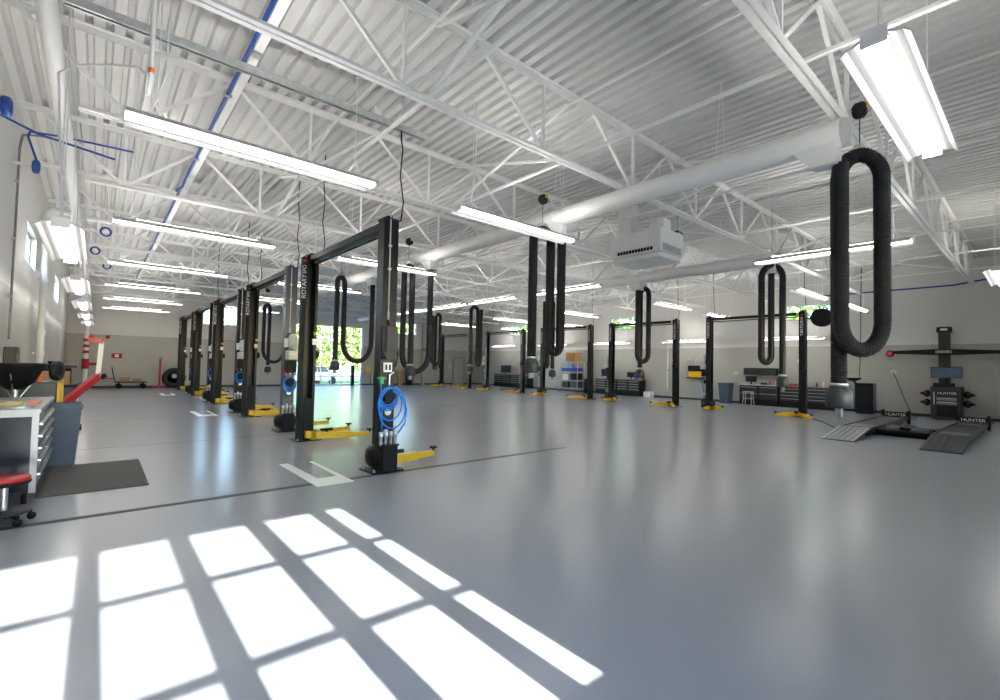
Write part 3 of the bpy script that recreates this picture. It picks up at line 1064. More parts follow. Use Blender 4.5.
mat_lb = mat('pale blue fitting', (0.3, 0.45, 0.6), 0.4, noise=0.04)
mat_motor = mat('cast aluminium', (0.55, 0.54, 0.52), 0.45, metal=0.3, noise=0.12, nscale=18)
LX, RX = 3.36, 19.25
lifts = []
l1 = make_lift(1)
l1.location = (LX - .06, 6.52, 0)
tag(l1, 'black two-post vehicle lift nearest the camera, with dark control box and big blue hose coil', 'vehicle lift', 'two-post lifts of the left row')
l2 = make_lift(2)
l2.location = (LX, 6.52 + 5.03, 0)
tag(l2, 'two-post vehicle lift second nearest in the left row, near post slate grey with silver pump', 'vehicle lift', 'two-post lifts of the left row')
l3 = make_lift(3)
YL = [6.52, 11.45, 16.3, 21.05, 25.7]
l2.location.y = YL[1]
l3.location = (LX, YL[2], 0)
tag(l3, 'all-black two-post vehicle lift, third nearest in the left row', 'vehicle lift', 'two-post lifts of the left row')
for k in (3, 4):
    c = copy_tree(l3)
    c.location = (LX, YL[k], 0)
    c['label'] = 'all-black two-post vehicle lift, %s in the left row' % ['fourth nearest', 'farthest'][k - 3]
YR = [5.72, 10.6, 15.3, 20.35, 25.6]
for k, y in enumerate(YR):
    c = copy_tree(l3)
    c.location = (RX, y + 3.39, 0)
    c.rotation_euler = (0, 0, PI)
    c['group'] = 'two-post lifts of the right row'
    c['label'] = 'black two-post vehicle lift, %s in the right row by the benches' % ORD[k]

# cables from the roof to the posts
for k, (x, y) in enumerate([(LX, YL[0]), (LX, YL[0] + 3.3), (LX, YL[1]), (LX, YL[1] + 3.3), (LX, YL[2]), (LX, YL[3]), (RX, YR[0]), (RX, YR[0] + 3.3), (RX, YR[1]), (RX, YR[2])]):
    side = 'left' if k < 6 else 'right'
    pos = ['nearest left lift post', 'far post of the nearest left lift', 'near post of the second left lift', 'far post of the second left lift', 'third left lift', 'fourth left lift',
           'near post of the nearest right lift', 'far post of the nearest right lift', 'second right lift', 'third right lift'][k]
    pts = [(x + .12, y - .04, 3.79), (x + .15, y - .05, 4.1), (x + .10, y - .02, 4.5), (x + .14, y, 4.95), (x + .10, y, 5.4), (x + .12, y, 5.94)]
    if k == 0:
        pts[-1] = (x + .12, y + .02, 5.24)
        pts[-2] = (x + .11, y, 5.1)
    tag(MB().tube(pts, .011, 6).obj('power_cable', blackm), 'black cable dropping from the roof to the ' + pos, 'cable')

# blue air hose coils on the outer face of the near posts
for k, y in enumerate(YL):
    mb = MB()
    rr = random.Random(k)
    yy = y - .10 - .05
    LX_ = LX - (.07 if k == 0 else 0)
    specs = [(.115, .13), (.13, .15), (.145, .165), (.19, .24), (.215, .30)] if k == 0 else [(.10, .12), (.115, .14), (.13, .16), (.14, .17)]
    for j, (a, b) in enumerate(specs):
        cz = 1.225 - b
        cx = 0.0 + (0.03 * (j - 2) if k == 0 and j > 2 else 0.0) + rr.uniform(-.01, .01)
        pts = [(LX_ + cx + a * math.cos(t_ * 2 * PI / 28), yy - .012 * j, cz + b * math.sin(t_ * 2 * PI / 28) + .012) for t_ in range(29)]
        mb.tube(pts, .012, 8)
    if k == 0:
        mb.tube([(LX_ - .12, yy, 1.30), (LX_ - .11, yy - .02, 1.1), (LX_ - .10, yy - .03, .8), (LX_ - .09, yy - .02, .62)], .011, 8)
        pts = [(LX_ + .02, yy, 1.28), (LX_, yy - .03, 1.18)]
        mb.tube(pts, .011, 8)
        mb.tube([(LX_ + .05, yy - .06, 1.19), (LX_ + .20, yy - .07, 1.10), (LX_ + .28, yy - .07, .92), (LX_ + .26, yy - .07, .72), (LX_ + .16, yy - .07, .58), (LX_ + .02, yy - .06, .56)], .012, 8)
    else:
        mb.tube([(LX_ - .12, yy, 1.36), (LX_ - .06, yy, 1.24)], .011, 8)
    tag(mb.obj('air_hose', blue), 'blue air hose coiled on the post of the %s left lift' % ORD[k].replace('nearest', 'nearest'), 'air hose', 'blue hose coils on the left lifts')

# black wall fan beside the nearest right lift
t = thing('shop_fan', 'round black fan beside the top of the nearest right lift post', 'fan', (19.3, 5.15, 3.54))
MB().lathe([(.30, -.1), (.325, -.1), (.325, .1), (.30, .1)], n=28, axis='X').obj('fan_ring', black, t)
cg = MB()
for i in range(14):
    a = 2 * PI * i / 14
    cg.cyl((-.1, 0, 0), (-.1, .31 * math.cos(a), .31 * math.sin(a)), .004, n=4)
for r_ in (.1, .2, .28):
    cg.tube([(-.1, r_ * math.cos(q * PI / 12), r_ * math.sin(q * PI / 12)) for q in range(25)], .004, 4)
cg.obj('fan_guard', blackm, t)
bd = MB()
for i in range(4):
    a = PI / 2 * i
    ca, sa = math.cos(a), math.sin(a)
    bd.poly([(-.03, .05 * ca - .04 * sa, .05 * sa + .04 * ca), (.03, .05 * ca + .04 * sa, .05 * sa - .04 * ca), (.03, .27 * ca + .1 * sa, .27 * sa - .1 * ca), (-.03, .27 * ca - .06 * sa, .27 * sa + .06 * ca)], [(0, 1, 2, 3)])
b_ = bd.obj('fan_blade', dgrey, t); sm_ = b_.modifiers.new('t', 'SOLIDIFY'); sm_.thickness = .006
MB().cyl((-.05, 0, 0), (.12, 0, 0), .06, n=14).obj('fan_motor', orange, t)
MB().bar((0.0, .3, 0), (0.0, .45, 0), .05).obj('fan_bracket', black, t)

# ------------------------------------------------------------------ left side equipment
mgrey2 = mat('brushed frame metal', (0.34, 0.34, 0.34), .4, metal=.5, noise=.08)
# nearest rolling tool cabinet
t = thing('tool_cabinet', 'dark tool cabinet with silver top and drawer edges at the left picture edge', 'tool cabinet', (-0.79, 7.05, 0))
MB().box(-.33, .33, 0.02, 2.05, .16, .99).obj('body', navy, t)
MB().box(-.34, -.31, 0.0, .03, .14, 1.0).box(.29, .345, 0.0, .03, .14, .99).box(-.31, .29, 0.0, .025, .95, .99).obj('front_frame', mgrey2, t)
MB().box(-.35, .36, -.02, 2.07, .99, 1.03).obj('worktop', mgrey2, t)
MB().box(-.31, .30, 0.005, .018, .17, .96).obj('end_panel', navy, t)
z = .20
for i, h in enumerate((.16, .14, .12, .12, .12)):
    for yy in (.05, 1.06):
        d = MB().box(.33, .345, yy, yy + .95, z, z + h - .015).obj('drawer', mgrey, t)
        MB().box(.345, .372, yy + .02, yy + .93, z + h - .05, z + h - .028).obj('handle', silver, d)
    z += h + .01
for a in (-.25, .25):
    for b in (.15, 1.9):
        ca = MB().lathe([(0, -.02), (.06, -.02), (.06, .02), (0, .02)], (a, b, .06), 'X', 14)
        ca.box(a - .03, a + .03, b - .05, b + .05, .12, .16)
        ca.obj('caster', blackm, t)
# red stool in front of the cabinet end
t = thing('creeper_stool', 'low round stool with red seat on casters beside the near tool cabinet', 'stool', (-.62, 6.45, 0))
MB().lathe([(0, .37), (.17, .37), (.185, .385), (.185, .40), (0, .40)], n=24).obj('seat_pan', blackm, t)
MB().lathe([(0, .40), (.175, .40), (.185, .425), (.17, .445), (0, .45)], n=24).obj('seat', red, t)
MB().cyl((0, 0, .12), (0, 0, .37), .03, n=12).obj('column', silver, t)
MB().lathe([(0, .10), (.19, .10), (.20, .115), (.19, .13), (0, .13)], n=20).obj('tray', dgrey, t)
for i in range(5):
    a = 2 * PI * i / 5 + .3
    MB().bar((0, 0, .10), (.2 * math.cos(a), .2 * math.sin(a), .08), .03).lathe([(0, -.012), (.035, -.012), (.035, .012), (0, .012)], (.2 * math.cos(a), .2 * math.sin(a), .035), 'Y', 12).obj('leg', blackm, t)
# items on the cabinet
tag(MB().box(-1.1, -.84, 7.25, 7.6, 1.03, 1.065, bev=.01).obj('shop_cloth', mat('red cloth', (0.5, 0.04, 0.03), 0.9, noise=0.15, nscale=30)), 'folded red cloth on the near tool cabinet', 'cloth')
tag(MB().box(-.80, -.64, 7.5, 8.0, 1.03, 1.055, bev=.008).obj('folder', mat('pale yellow card', (0.6, 0.5, 0.2), 0.8, noise=0.1)), 'pale yellow folder on the near tool cabinet', 'folder')
tag(MB().box(-.6, -.5, 7.7, 8.2, 1.03, 1.05, bev=.006).obj('paper_pad', mat('salmon paper', (0.65, 0.25, 0.18), 0.8, noise=0.1)), 'salmon coloured pad on the near tool cabinet', 'pad')
tag(MB().cyl((-.62, 7.3, 1.03), (-.62, 7.3, 1.045), .12, n=20).obj('steel_plate', silver), 'round steel tray on the near tool cabinet corner', 'tray')
# anti-fatigue mat with ribs
t = thing('floor_mat', 'dark ribbed rubber floor mat beside the near tool cabinet', 'mat', (0.02, 8.4, 0))
MB().box(-.50, .54, -1.0, .95, 0, .012, bev=.006).obj('mat_base', matm, t)
rb = MB()
for i in range(24):
    x = -.46 + i * .041
    rb.box(x, x + .018, -.94, .89, .012, .017)
o = rb.obj('ribs', matm, t); o['kind'] = 'stuff'


def bin_(x, y, s, label):
    t = thing('waste_bin', label, 'bin', (x, y, 0))
    a, b = .17 * s, .22 * s
    vs = [(-a, -a, 0), (a, -a, 0), (a, a, 0), (-a, a, 0), (-b, -b, .82 * s), (b, -b, .82 * s), (b, b, .82 * s), (-b, b, .82 * s), (-b + .015, -b + .015, .82 * s), (b - .015, -b + .015, .82 * s), (b - .015, b - .015, .82 * s), (-b + .015, b - .015, .82 * s), (-a + .015, -a + .015, .02), (a - .015, -a + .015, .02), (a - .015, a - .015, .02), (-a + .015, a - .015, .02)]
    fs = [(3, 2, 1, 0)]
    for k in (0, 4, 8):
        for i in range(4):
            j = (i + 1) % 4
            fs.append((k + i, k + j, k + 4 + j, k + 4 + i))
    fs.append((12, 13, 14, 15))
    MB().poly(vs, fs).obj('tub', binm, t)
    c = b + .012
    MB().box(-c, c, -c, -b + .003, .76 * s, .83 * s).box(-c, c, b - .003, c, .76 * s, .83 * s).box(-c, -b + .003, -b, b, .76 * s, .83 * s).box(b - .003, c, -b, b, .76 * s, .83 * s).obj('rim', binm, t)
    return t


bin_(-.38, 9.62, 1.08, 'tall blue grey waste bin beside the near tool cabinet')
# oil drain funnel on a stand
t = thing('oil_drain', 'wide black funnel basin on a steel pole behind the near tool cabinet', 'oil drain', (-.86, 9.5, 0))
MB().lathe([(0, 1.12), (.09, 1.12), (.20, 1.22), (.27, 1.38), (.30, 1.42), (.325, 1.46), (.325, 1.48), (.29, 1.48), (.26, 1.40), (.16, 1.24), (0, 1.16)], n=28).obj('basin', blackm, t)
MB().tube([(.32 * math.cos(i * PI / 12), .32 * math.sin(i * PI / 12), 1.48) for i in range(25)], .012, 6).obj('basin_rim', black, t)
MB().cyl((0, 0, .6), (0, 0, 1.13), .035, n=14).obj('pole', silver, t)
MB().lathe([(0, .08), (.16, .08), (.19, .12), (.19, .52), (.16, .60), (0, .62)], n=20).obj('tank', dgrey, t)
for a in (0.6, 2.2, 3.8, 5.4):
    MB().lathe([(0, -.015), (.04, -.015), (.04, .015), (0, .015)], (.2 * math.cos(a), .2 * math.sin(a), .04), 'Y', 12).box(.2 * math.cos(a) - .015, .2 * math.cos(a) + .015, .2 * math.sin(a) - .015, .2 * math.sin(a) + .015, .06, .085).obj('caster', blackm, t)
for a in (0.4, 2.5, 4.6):
    MB().bar((.05 * math.cos(a), .05 * math.sin(a), 1.0), (.26 * math.cos(a), .26 * math.sin(a), 1.34), .012).obj('brace', silver, t)
# dark wall box with conduit behind it
t = thing('wall_box', 'dark grey electrical box on the left wall above the funnel', 'electrical box', (XL, 11.6, 1.12))
MB().box(0, .16, -.18, .18, 0, .62, bev=.01).obj('enclosure', dgrey, t)
MB().box(.16, .17, -.14, .14, .05, .5).obj('box_door', slate, t)
# bench with stacked boxes further down the left wall
t = thing('workbench', 'dark equipment cabinet with yellow edge trim along the left wall', 'cabinet', (-.78, 11.1, 0))
MB().box(-.40, .28, 0, 1.1, .08, 1.15, bev=.02).obj('body', slate, t)
MB().box(.28, .32, -.03, .03, .35, 1.16).box(.28, .32, 1.07, 1.13, .35, 1.16).box(.28, .31, .0, 1.1, 1.10, 1.16).obj('edge_trim', yellow, t)
for a in (-.3, .2):
    for b in (.1, 1.0):
        MB().box(a - .03, a + .03, b - .03, b + .03, 0, .08).obj('foot', blackm, t)
tag(MB().cyl((-.75, 11.35, 1.15), (-.75, 11.35, 1.42), .05, .045, n=14).obj('spray_can', orange), 'orange cylinder standing on the dark cabinet by the left wall', 'canister')
t = thing('tire', 'black tyre standing on the dark cabinet by the left wall', 'tyre', (-.55, 11.9, 1.33))
MB().lathe([(.17, -.08), (.26, -.10), (.31, -.08), (.32, 0), (.31, .08), (.26, .10), (.17, .08), (.17, -.08)], axis='Y', n=28).obj('tread', rubber, t)
MB().lathe([(0, -.03), (.16, -.05), (.17, -.06), (.17, .06), (0, .03)], axis='Y', n=20).obj('rim', mgrey, t)
t.rotation_euler = (0, 0, 1.2)
t.scale = (.56, .56, .56)
t = thing('workbench', 'blue grey drawer cabinet with black top farther along the left wall', 'cabinet', (-.76, 14.0, 0))
MB().box(-.38, .42, 0, 1.6, .06, .92, bev=.02).obj('body', binm, t)
MB().box(-.40, .45, -.03, 1.63, .92, .98).obj('worktop', blackm, t)
for i in range(3):
    d = MB().box(.42, .435, .05, 1.55, .12 + i * .26, .35 + i * .26).obj('drawer', slate, t)
    MB().box(.435, .455, .1, 1.5, .30 + i * .26, .32 + i * .26).obj('handle', silver, d)
for b in (.1, 1.5):
    MB().box(-.3, .35, b - .05, b + .05, 0, .06).obj('foot', blackm, t)
tag(MB().box(-1.0, -.45, 14.1, 14.6, .98, 1.26).obj('cardboard_box', card), 'brown cardboard box on the blue grey cabinet by the left wall', 'box')
t = thing('machine_head', 'black machine head on the blue grey cabinet behind the cardboard box', 'machine', (-.75, 15.2, .98))
MB().box(-.2, .3, -.2, .3, 0, .35, bev=.04).cyl((0, 0, .35), (0, 0, .5), .12, n=14).obj('casing', blackm, t)
MB().box(.1, .4, -.1, .2, .35, .42).obj('head', dgrey, t)

# red engine crane
t = thing('engine_crane', 'red folding shop crane with raised boom standing by the left benches', 'crane', (-.27, 12.9, 0))
MB().bar((-.50, .2, .12), (-.1, -.1, .28), .09, .1).bar((-.5, .5, .1), (.05, .9, .1), .08).obj('leg', red, t)
MB().bar((-.42, .1, .42), (.32, 1.2, 1.18), .10, .14).obj('boom', red, t)
MB().bar((-.1, .15, .08), (-.28, .15, .62), .09, .1).obj('support_leg', red, t)
MB().bar((.30, 1.18, 1.14), (.34, 1.2, 1.95), .09, .09).obj('boom_extension', ductm, t)
MB().bar((.10, 1.2, 2.0), (.36, 1.2, 1.96), .10, .10).obj('boom_hook_arm', red, t)
MB().cyl((.36, 1.2, 1.12), (.44, 1.2, 1.20), .05, n=10).obj('handle_knob', blackm, t)
for p in ((-.5, .2), (-.1, .15), (.05, .9)):
    MB().lathe([(0, -.02), (.05, -.02), (.05, .02), (0, .02)], (p[0], p[1], .05), 'X', 14).box(p[0] - .015, p[0] + .015, p[1] - .02, p[1] + .02, .05, .12).obj('caster', blackm, t)

# things along the back wall
t = thing('platform_cart', 'dark flat trolley loaded with parts in front of the back wall', 'trolley', (1.4, 31.3, 0))
MB().box(-.65, .65, -.3, .3, .30, .36).obj('deck', dgrey, t)
MB().cyl((-.66, -.25, .33), (-.80, -.25, 1.1), .018, n=8).cyl((-.66, .25, .33), (-.80, .25, 1.1), .018, n=8).cyl((-.80, -.25, 1.1), (-.80, .25, 1.1), .018, n=8).obj('push_handle', blackm, t)
for a in (-.5, .5):
    for b in (-.2, .2):
        MB().lathe([(0, -.03), (.13, -.03), (.13, .03), (0, .03)], (a, b, .13), 'Y', 16).box(a - .02, a + .02, b - .04, b + .04, .13, .31).obj('wheel', blackm, t)
tag(MB().box(.95, 1.35, 31.1, 31.5, .36, .58).obj('cardboard_box', card), 'cardboard box on the dark flat trolley by the back wall', 'box')
tag(MB().box(1.45, 1.85, 31.1, 31.5, .36, .52, bev=.01).obj('parts_bin', card), 'low tan tray on the right half of the dark flat trolley', 'tray')
t = thing('floor_jack', 'red upright jack with tall post against the back wall', 'jack', (2.62, 31.4, 0))
MB().box(-.35, .35, -.05, .05, .04, .12).box(-.05, .05, -.3, .3, .04, .12).obj('base', red, t)
MB().bar((0, 0, .1), (0, 0, 1.6), .1, .1).obj('column', red, t)
MB().bar((.1, 0, .12), (.22, 0, 1.3), .03).bar((-.06, 0, 1.6), (.08, 0, 1.62), .12).obj('lever', mgrey, t)
for a in (-.33, .33):
    MB().lathe([(0, -.03), (.05, -.03), (.05, .03), (0, .03)], (a, 0, .05), 'Y', 12).obj('caster', blackm, t)
for i in range(1):
    t = thing('tire', ['black tyre leaning at the back wall beside the red jack', 'black tyre leaning farther right at the back wall by the lifts'][i], 'tyre', (3.25 + i * .5, 31.3, .55))
    MB().lathe([(.3, -.13), (.45, -.15), (.53, -.12), (.55, 0), (.53, .12), (.45, .15), (.3, .13), (.3, -.13)], axis='Y', n=30).obj('tread', rubber, t)
    MB().lathe([(0, -.04), (.28, -.08), (.3, -.1), (.3, .1), (0, .04)], axis='Y', n=20).obj('rim', slate, t)
    if i == 0:
        MB().cyl((0, -.16, .1), (0, -.17, .1), .12, n=16).obj('sticker', mat_lb, t)
t = thing('wall_sign', 'small red sign with white middle on the back wall', 'sign', (.79, YB, 1.7))
MB().box(-.22, .22, -.02, 0, -.14, .12).obj('sign_board', red, t)
MB().box(-.08, .08, -.024, -.02, -.08, .07).obj('sign_centre', whitep, t)
for i, (x, z) in enumerate(((.39, 2.66), (-.25, 2.6))):
    tag(MB().lathe([(0, -.07), (.07, -.06), (.10, 0)], (x, YB, z), 'Y', 14).obj('alarm_bell', red), ['round red alarm bell on the back wall above the red sign', 'round red alarm bell on the back wall next to the fire riser'][i], 'alarm bell')
t = thing('supply_pipes', 'thin red pipes low on the back wall left of the trolley', 'pipe', (0, YB - .08, 0))
for z in (.5, .25):
    MB().cyl((-.3, 0, z), (.75, 0, z), .025, n=8).obj('pipe', red if z > .3 else lgrey, t)
MB().box(-.3, -.28, 0, .08, .2, .55).box(.7, .72, 0, .08, .2, .55).obj('pipe_bracket', lgrey, t)
# black stand, green case, brown board and black bin along the back wall
tag(MB().box(13.5, 13.7, 31.55, 31.8, 0, 1.4, bev=.02).obj('bollard', blackm), 'slim black post unit beside the back glass door', 'post')
MBt = thing('utility_table', 'small table with green case near the back glass door', 'table', (15.3, 31.4, 0))
MB().box(-.4, .4, -.3, .3, .72, .76).obj('tabletop', card, MBt)
for a in (-.36, .36):
    for b in (-.26, .26):
        MB().box(a - .02, a + .02, b - .02, b + .02, 0, .72).obj('leg', dgrey, MBt)
tag(MB().box(15.1, 15.5, 31.25, 31.55, .76, 1.0, bev=.03).obj('green_case', green), 'green case on the small table by the back wall', 'case')
tag(MB().box(17.2, 17.45, 31.6, 31.85, 0, 1.1).obj('leaning_board', card), 'brown board leaning at the back wall beside the black bin', 'board')
tag(MB().lathe([(0, 0), (.25, 0), (.32, .9), (.30, .9), (.24, .05), (0, .05)], (17.95, 31.4, 0), n=18).obj('waste_bin', blackm), 'black round bin at the back wall right of the brown board', 'bin')
tag(MB().cyl((14.9, YB - .03, 1.15), (14.9, YB, 1.15), .2, n=18).obj('round_sign', yellow), 'round yellow sign low on the back wall beside the glass door', 'sign')
# steel column and personnel door at the back right
t = thing('steel_column', 'grey steel downpipe with small box on the back wall right of the bin', 'column', (19.4, YB - .12, 0))
MB().box(-.09, .09, -.09, .09, 0, 5.9).obj('shaft', lgrey, t)
MB().box(-.2, .2, -.16, -.09, 2.6, 2.85, bev=.02).obj('box', mgrey, t)
t = bpy.data.objects.new('door_6', None); C.objects.link(t); t.location = (22.9, YB - .02, 0); struct(t)
MB().box(-.5, .5, -.02, .02, .02, 2.2).obj('leaf', mat('door grey', (0.40, 0.39, 0.37), .4, noise=.03), t)
MB().box(-.57, -.5, -.03, .02, 0, 2.27).box(.5, .57, -.03, .02, 0, 2.27).box(-.5, .5, -.03, .02, 2.2, 2.27).obj('door_frame', mgrey, t)
MB().box(.38, .46, -.06, -.02, 1.0, 1.04).obj('door_handle', silver, t)
tag(MB().box(21.7, 22.1, YB - .15, YB, 1.25, 1.7, bev=.01).obj('control_panel', lgrey), 'grey control panel on the back wall left of the grey door', 'panel')

# left wall services
t = thing('wall_conduit', 'grey electrical conduit down the left wall to the dark box', 'conduit', (XL + .04, 11.6, 0))
MB().tube([(0, 0, 1.87), (0, 0, 2.4), (0, .02, 2.55), (0, 0, 2.7), (0, 0, 5.2), (0.03, 0, 5.45), (.25, 0, 5.5), (.6, 0, 5.5)], .018, 8).obj('conduit_pipe', mgrey, t)
for z in (2.6, 3.6, 4.6):
    MB().box(-.04, .02, -.035, .035, z, z + .03).obj('strap', lgrey, t)
t = thing('downpipe', 'white vertical pipe with elbow on the left wall between the windows', 'pipe', (XL + .14, 15.95, 0))
MB().tube([(0, 0, .2), (0, 0, 5.0), (.02, 0, 5.12), (.1, 0, 5.2), (.5, 0, 5.2)], .07, 12).obj('pipe_run', ductm, t)
for z in (1.6, 2.1, 3.4):
    MB().cyl((0, 0, z), (0, 0, z + .12), .085, n=12).box(-.13, 0, -.02, .02, z + .04, z + .08).obj('collar', ductm, t)
MB().box(-.1, .1, -.1, .1, 0, .2).obj('pipe_foot', mgrey, t)


def reel(x, y, z, label, wall_side=True):
    t = thing('hose_reel', label, 'hose reel', (x, y, z))
    MB().lathe([(.05, -.04), (.105, -.04), (.115, -.025), (.115, .025), (.105, .04), (.05, .04)], axis='X', n=20).obj('wound_hose', dblue, t)
    MB().lathe([(0, -.05), (.08, -.05), (.08, -.04), (0, -.04)], axis='X', n=16).lathe([(0, .04), (.08, .04), (.08, .05), (0, .05)], axis='X', n=16).obj('reel_side', dblue, t)
    return t


t = reel(XL + .28, 7.93, 4.52, 'blue hose reel high on the left wall nearest the camera')
MB().box(-.28, -.05, -.05, .05, .0, .28).obj('wall_bracket', whitep, t)
MB().tube([(-.2, 0, .28), (-.18, 0, .6), (-.25, .0, 1.0), (-.22, 0, 1.4)], .014, 6).obj('feed_cord', whitep, t)
t = reel(XL + .28, 11.3, 4.85, 'blue hose reel high on the left wall with a blue pipe, second one')
MB().box(-.28, -.05, -.02, .02, -.02, .02).obj('wall_bracket', whitep, t)
MB().tube([(0, 0, .11), (-.12, 0, .50), (-.10, .05, .60), (.3, .1, .66), (1.3, .1, .70)], .017, 8).obj('feed_pipe', dblue, t)
tag(MB().tube([(XL + .02, 9.6, 5.0), (XL + .4, 9.9, 4.95), (.1, 10.1, 4.9)], .018, 8).obj('air_pipe', dblue), 'short slanted blue pipe under the deck near the left wall', 'pipe')
# blue hose coils hung from the trusses down the left side
for i, (x, y, z) in enumerate(((0.05, 16.1, 4.9), (-.17, 19.2, 4.9), (0.15, 22.8, 5.0))):
    mb = MB()
    for j in range(4):
        mb.tube([(x + (.12 - .01 * j) * math.cos(q * PI / 12), y + .015 * j, z + (.12 - .008 * j) * math.sin(q * PI / 12)) for q in range(25)], .011, 6)
    mb.cyl((x, y + .02, z + .11), (x, y + .03, 5.94), .004, n=5)
    tag(mb.obj('hose_coil', dblue), 'blue hose coil hanging under the roof on the left, %s to the camera' % ORD[i], 'hose coil', 'blue coils under the left roof')
mb = MB()
for j in range(4):
    mb.tube([(11.6 + .02 * j, 6.4 + (.17 - .012 * j) * math.cos(q * PI / 12), 5.1 + (.2 - .01 * j) * math.sin(q * PI / 12)) for q in range(25)], .012, 6)
mb.cyl((11.63, 6.4, 5.28), (11.63, 6.4, 5.94), .004, n=5)
mb.cyl((11.63, 6.4, 4.62), (11.63, 6.4, 4.92), .012, n=6)
tag(mb.obj('hose_coil', dblue), 'blue hose coil under the roof right of the ceiling air unit', 'hose coil')
tag(MB().tube([(XR - .04, -.5, 5.15), (XR - .04, 1.2, 5.15), (XR - .04, 2.3, 5.0), (XR - .04, 7.0, 5.0)], .03, 8).obj('air_pipe', dblue), 'blue air pipe high on the right wall', 'pipe')


# ------------------------------------------------------------------ right wall equipment
def monitor(t, x, y, z, w_=.55, h=.33, rot=0):
    m_ = MB().box(-.02, .02, -w_ / 2, w_ / 2, .12, .12 + h).obj('monitor_housing', blackm, t, (x, y, z))
    MB().box(-.024, -.02, -w_ / 2 + .015, w_ / 2 - .015, .135, .105 + h).obj('display', glassy, m_)
    MB().box(-.01, .02, -.03, .03, 0.01, .14).box(-.08, .08, -.12, .12, 0, .012).obj('monitor_stand', blackm, m_)


def bench(x, y0, y1, label, top, body, legs_from=None, drawers=3):
    L = y1 - y0
    t = thing('workbench', label, 'workbench', (x, y0, 0))
    MB().box(-.02, .66, -.02, L + .02, .92, .97, ).obj('worktop', top, t)
    b0 = legs_from or 0
    MB().box(.0, .64, b0 if b0 else 0.0, L, .08, .92).box(.04, .64, b0 + .02, L - .02, 0, .08).obj('body', body, t)
    if legs_from:
        for a in (.02, .60):
            MB().box(a, a + .04, 0, .04, 0, .92).obj('leg', lgrey, t)
    nd = max(1, int((L - b0) / .75))
    wd = (L - b0) / nd
    for k in range(nd):
        for i in range(drawers):
            hh = .6 / drawers
            d = MB().box(-.015, 0, b0 + k * wd + .03, b0 + (k + 1) * wd - .03, .28 + i * hh, .28 + (i + 1) * hh - .02).obj('drawer', dgrey, t)
            MB().box(-.035, -.015, b0 + k * wd + .06, b0 + (k + 1) * wd - .06, .28 + (i + 1) * hh - .05, .28 + (i + 1) * hh - .03).obj('handle', silver, d)
    return t


BXX = 23.72
bench(BXX, 5.9, 8.0, 'long dark drawer bench behind the nearest right lift, with bottles on top', mgrey, blackm, drawers=4)
bench(BXX, 8.05, 9.75, 'grey-topped bench with open knee space and monitor next to the blue grey bin', lgrey, blackm, legs_from=None, drawers=2)
t = thing('wall_cabinet', 'black flat cabinet fixed above the grey-topped bench', 'cabinet', (24.05, 8.25, 1.42))
MB().box(0, .35, 0, 1.45, 0, .34, bev=.015).obj('body', blackm, t)
MB().box(-.012, 0, .02, .70, .02, .32).obj('door', dgrey, t)
MB().box(-.012, 0, .74, 1.43, .02, .32).obj('door', dgrey, t)
t = thing('step_stool', 'light grey step stool in front of the grey-topped bench', 'stool', (23.35, 9.2, 0))
for a in (-.15, .15):
    for b in (-.2, .2):
        MB().bar((a, b, 0), (a * .7, b * .8, .6), .03).obj('leg', lgrey, t)
MB().box(-.14, .14, -.2, .2, .6, .64).obj('step', lgrey, t)
MB().box(-.2, -.02, -.2, .2, .3, .33).obj('step', lgrey, t)
bin_(23.6, 10.35, 1.2, 'blue grey waste bin by the right wall left of the grey-topped bench')
bt = [(6.1, .05, .22, orange), (6.35, .04, .25, whitep), (6.6, .05, .2, red), (6.85, .035, .24, lgrey), (7.1, .05, .15, orange), (8.2, .05, .2, whitep), (8.5, .04, .23, red)]
bl = ['orange bottle nearest the right end of the dark drawer bench', 'tall white bottle beside the orange one on the dark drawer bench', 'red can on the dark drawer bench', 'slim grey bottle on the dark drawer bench', 'short orange tub on the dark drawer bench left of the lift post',
      'white bottle on the grey-topped bench under the wall cabinet', 'red bottle on the grey-topped bench under the wall cabinet']
for (y, r_, h, m_), lb in zip(bt, bl):
    tag(MB().lathe([(0, 0), (r_, 0), (r_, h * .7), (r_ * .45, h * .8), (r_ * .45, h), (0, h)], (24.0, y, .97), n=12).obj('bottle', m_), lb, 'bottle', 'bottles on the right benches')
tag(MB().box(23.85, 24.15, 7.35, 7.7, .97, 1.08, bev=.02).obj('tool_tray', red), 'red tray on the dark drawer bench', 'tray')
for i, (y, a, h, m_, lb) in enumerate(((7.85, .10, .12, blackm, 'small black box at the left end of the dark drawer bench'), (8.75, .12, .10, dgrey, 'low dark box on the grey-topped bench beside the computer'), (5.98, .09, .16, yellow, 'small yellow box at the right end of the dark drawer bench'))):
    tag(MB().box(23.9, 24.1, y - a, y + a, .972, .972 + h, bev=.015).obj('tool_box', m_), lb, 'box')
t = thing('computer', 'small computer on the grey-topped bench', 'computer', (23.95, 9.3, .97)); monitor(t, 0, 0, 0, .5, .28)
# tall dark cabinet with dish on top beside the hose nozzle
t = thing('tall_cabinet', 'tall black cabinet with a dark tray on top behind the big hose nozzle', 'cabinet', (23.3, 4.75, 0))
MB().box(0, .6, -.25, .35, .05, 1.22, bev=.03).box(.05, .55, -.2, .3, 0, .05).obj('body', navy, t)
MB().lathe([(0, 1.28), (.1, 1.28), (.3, 1.38), (.32, 1.42), (.28, 1.42), (0, 1.33)], (.2, .45, 0), n=20).cyl((.2, .35, 1.2), (.2, .42, 1.3), .04, n=10).obj('weights_tray', blackm, t)
MB().box(-.01, 0, -.2, .3, .3, 1.1).obj('door', blackm, t)
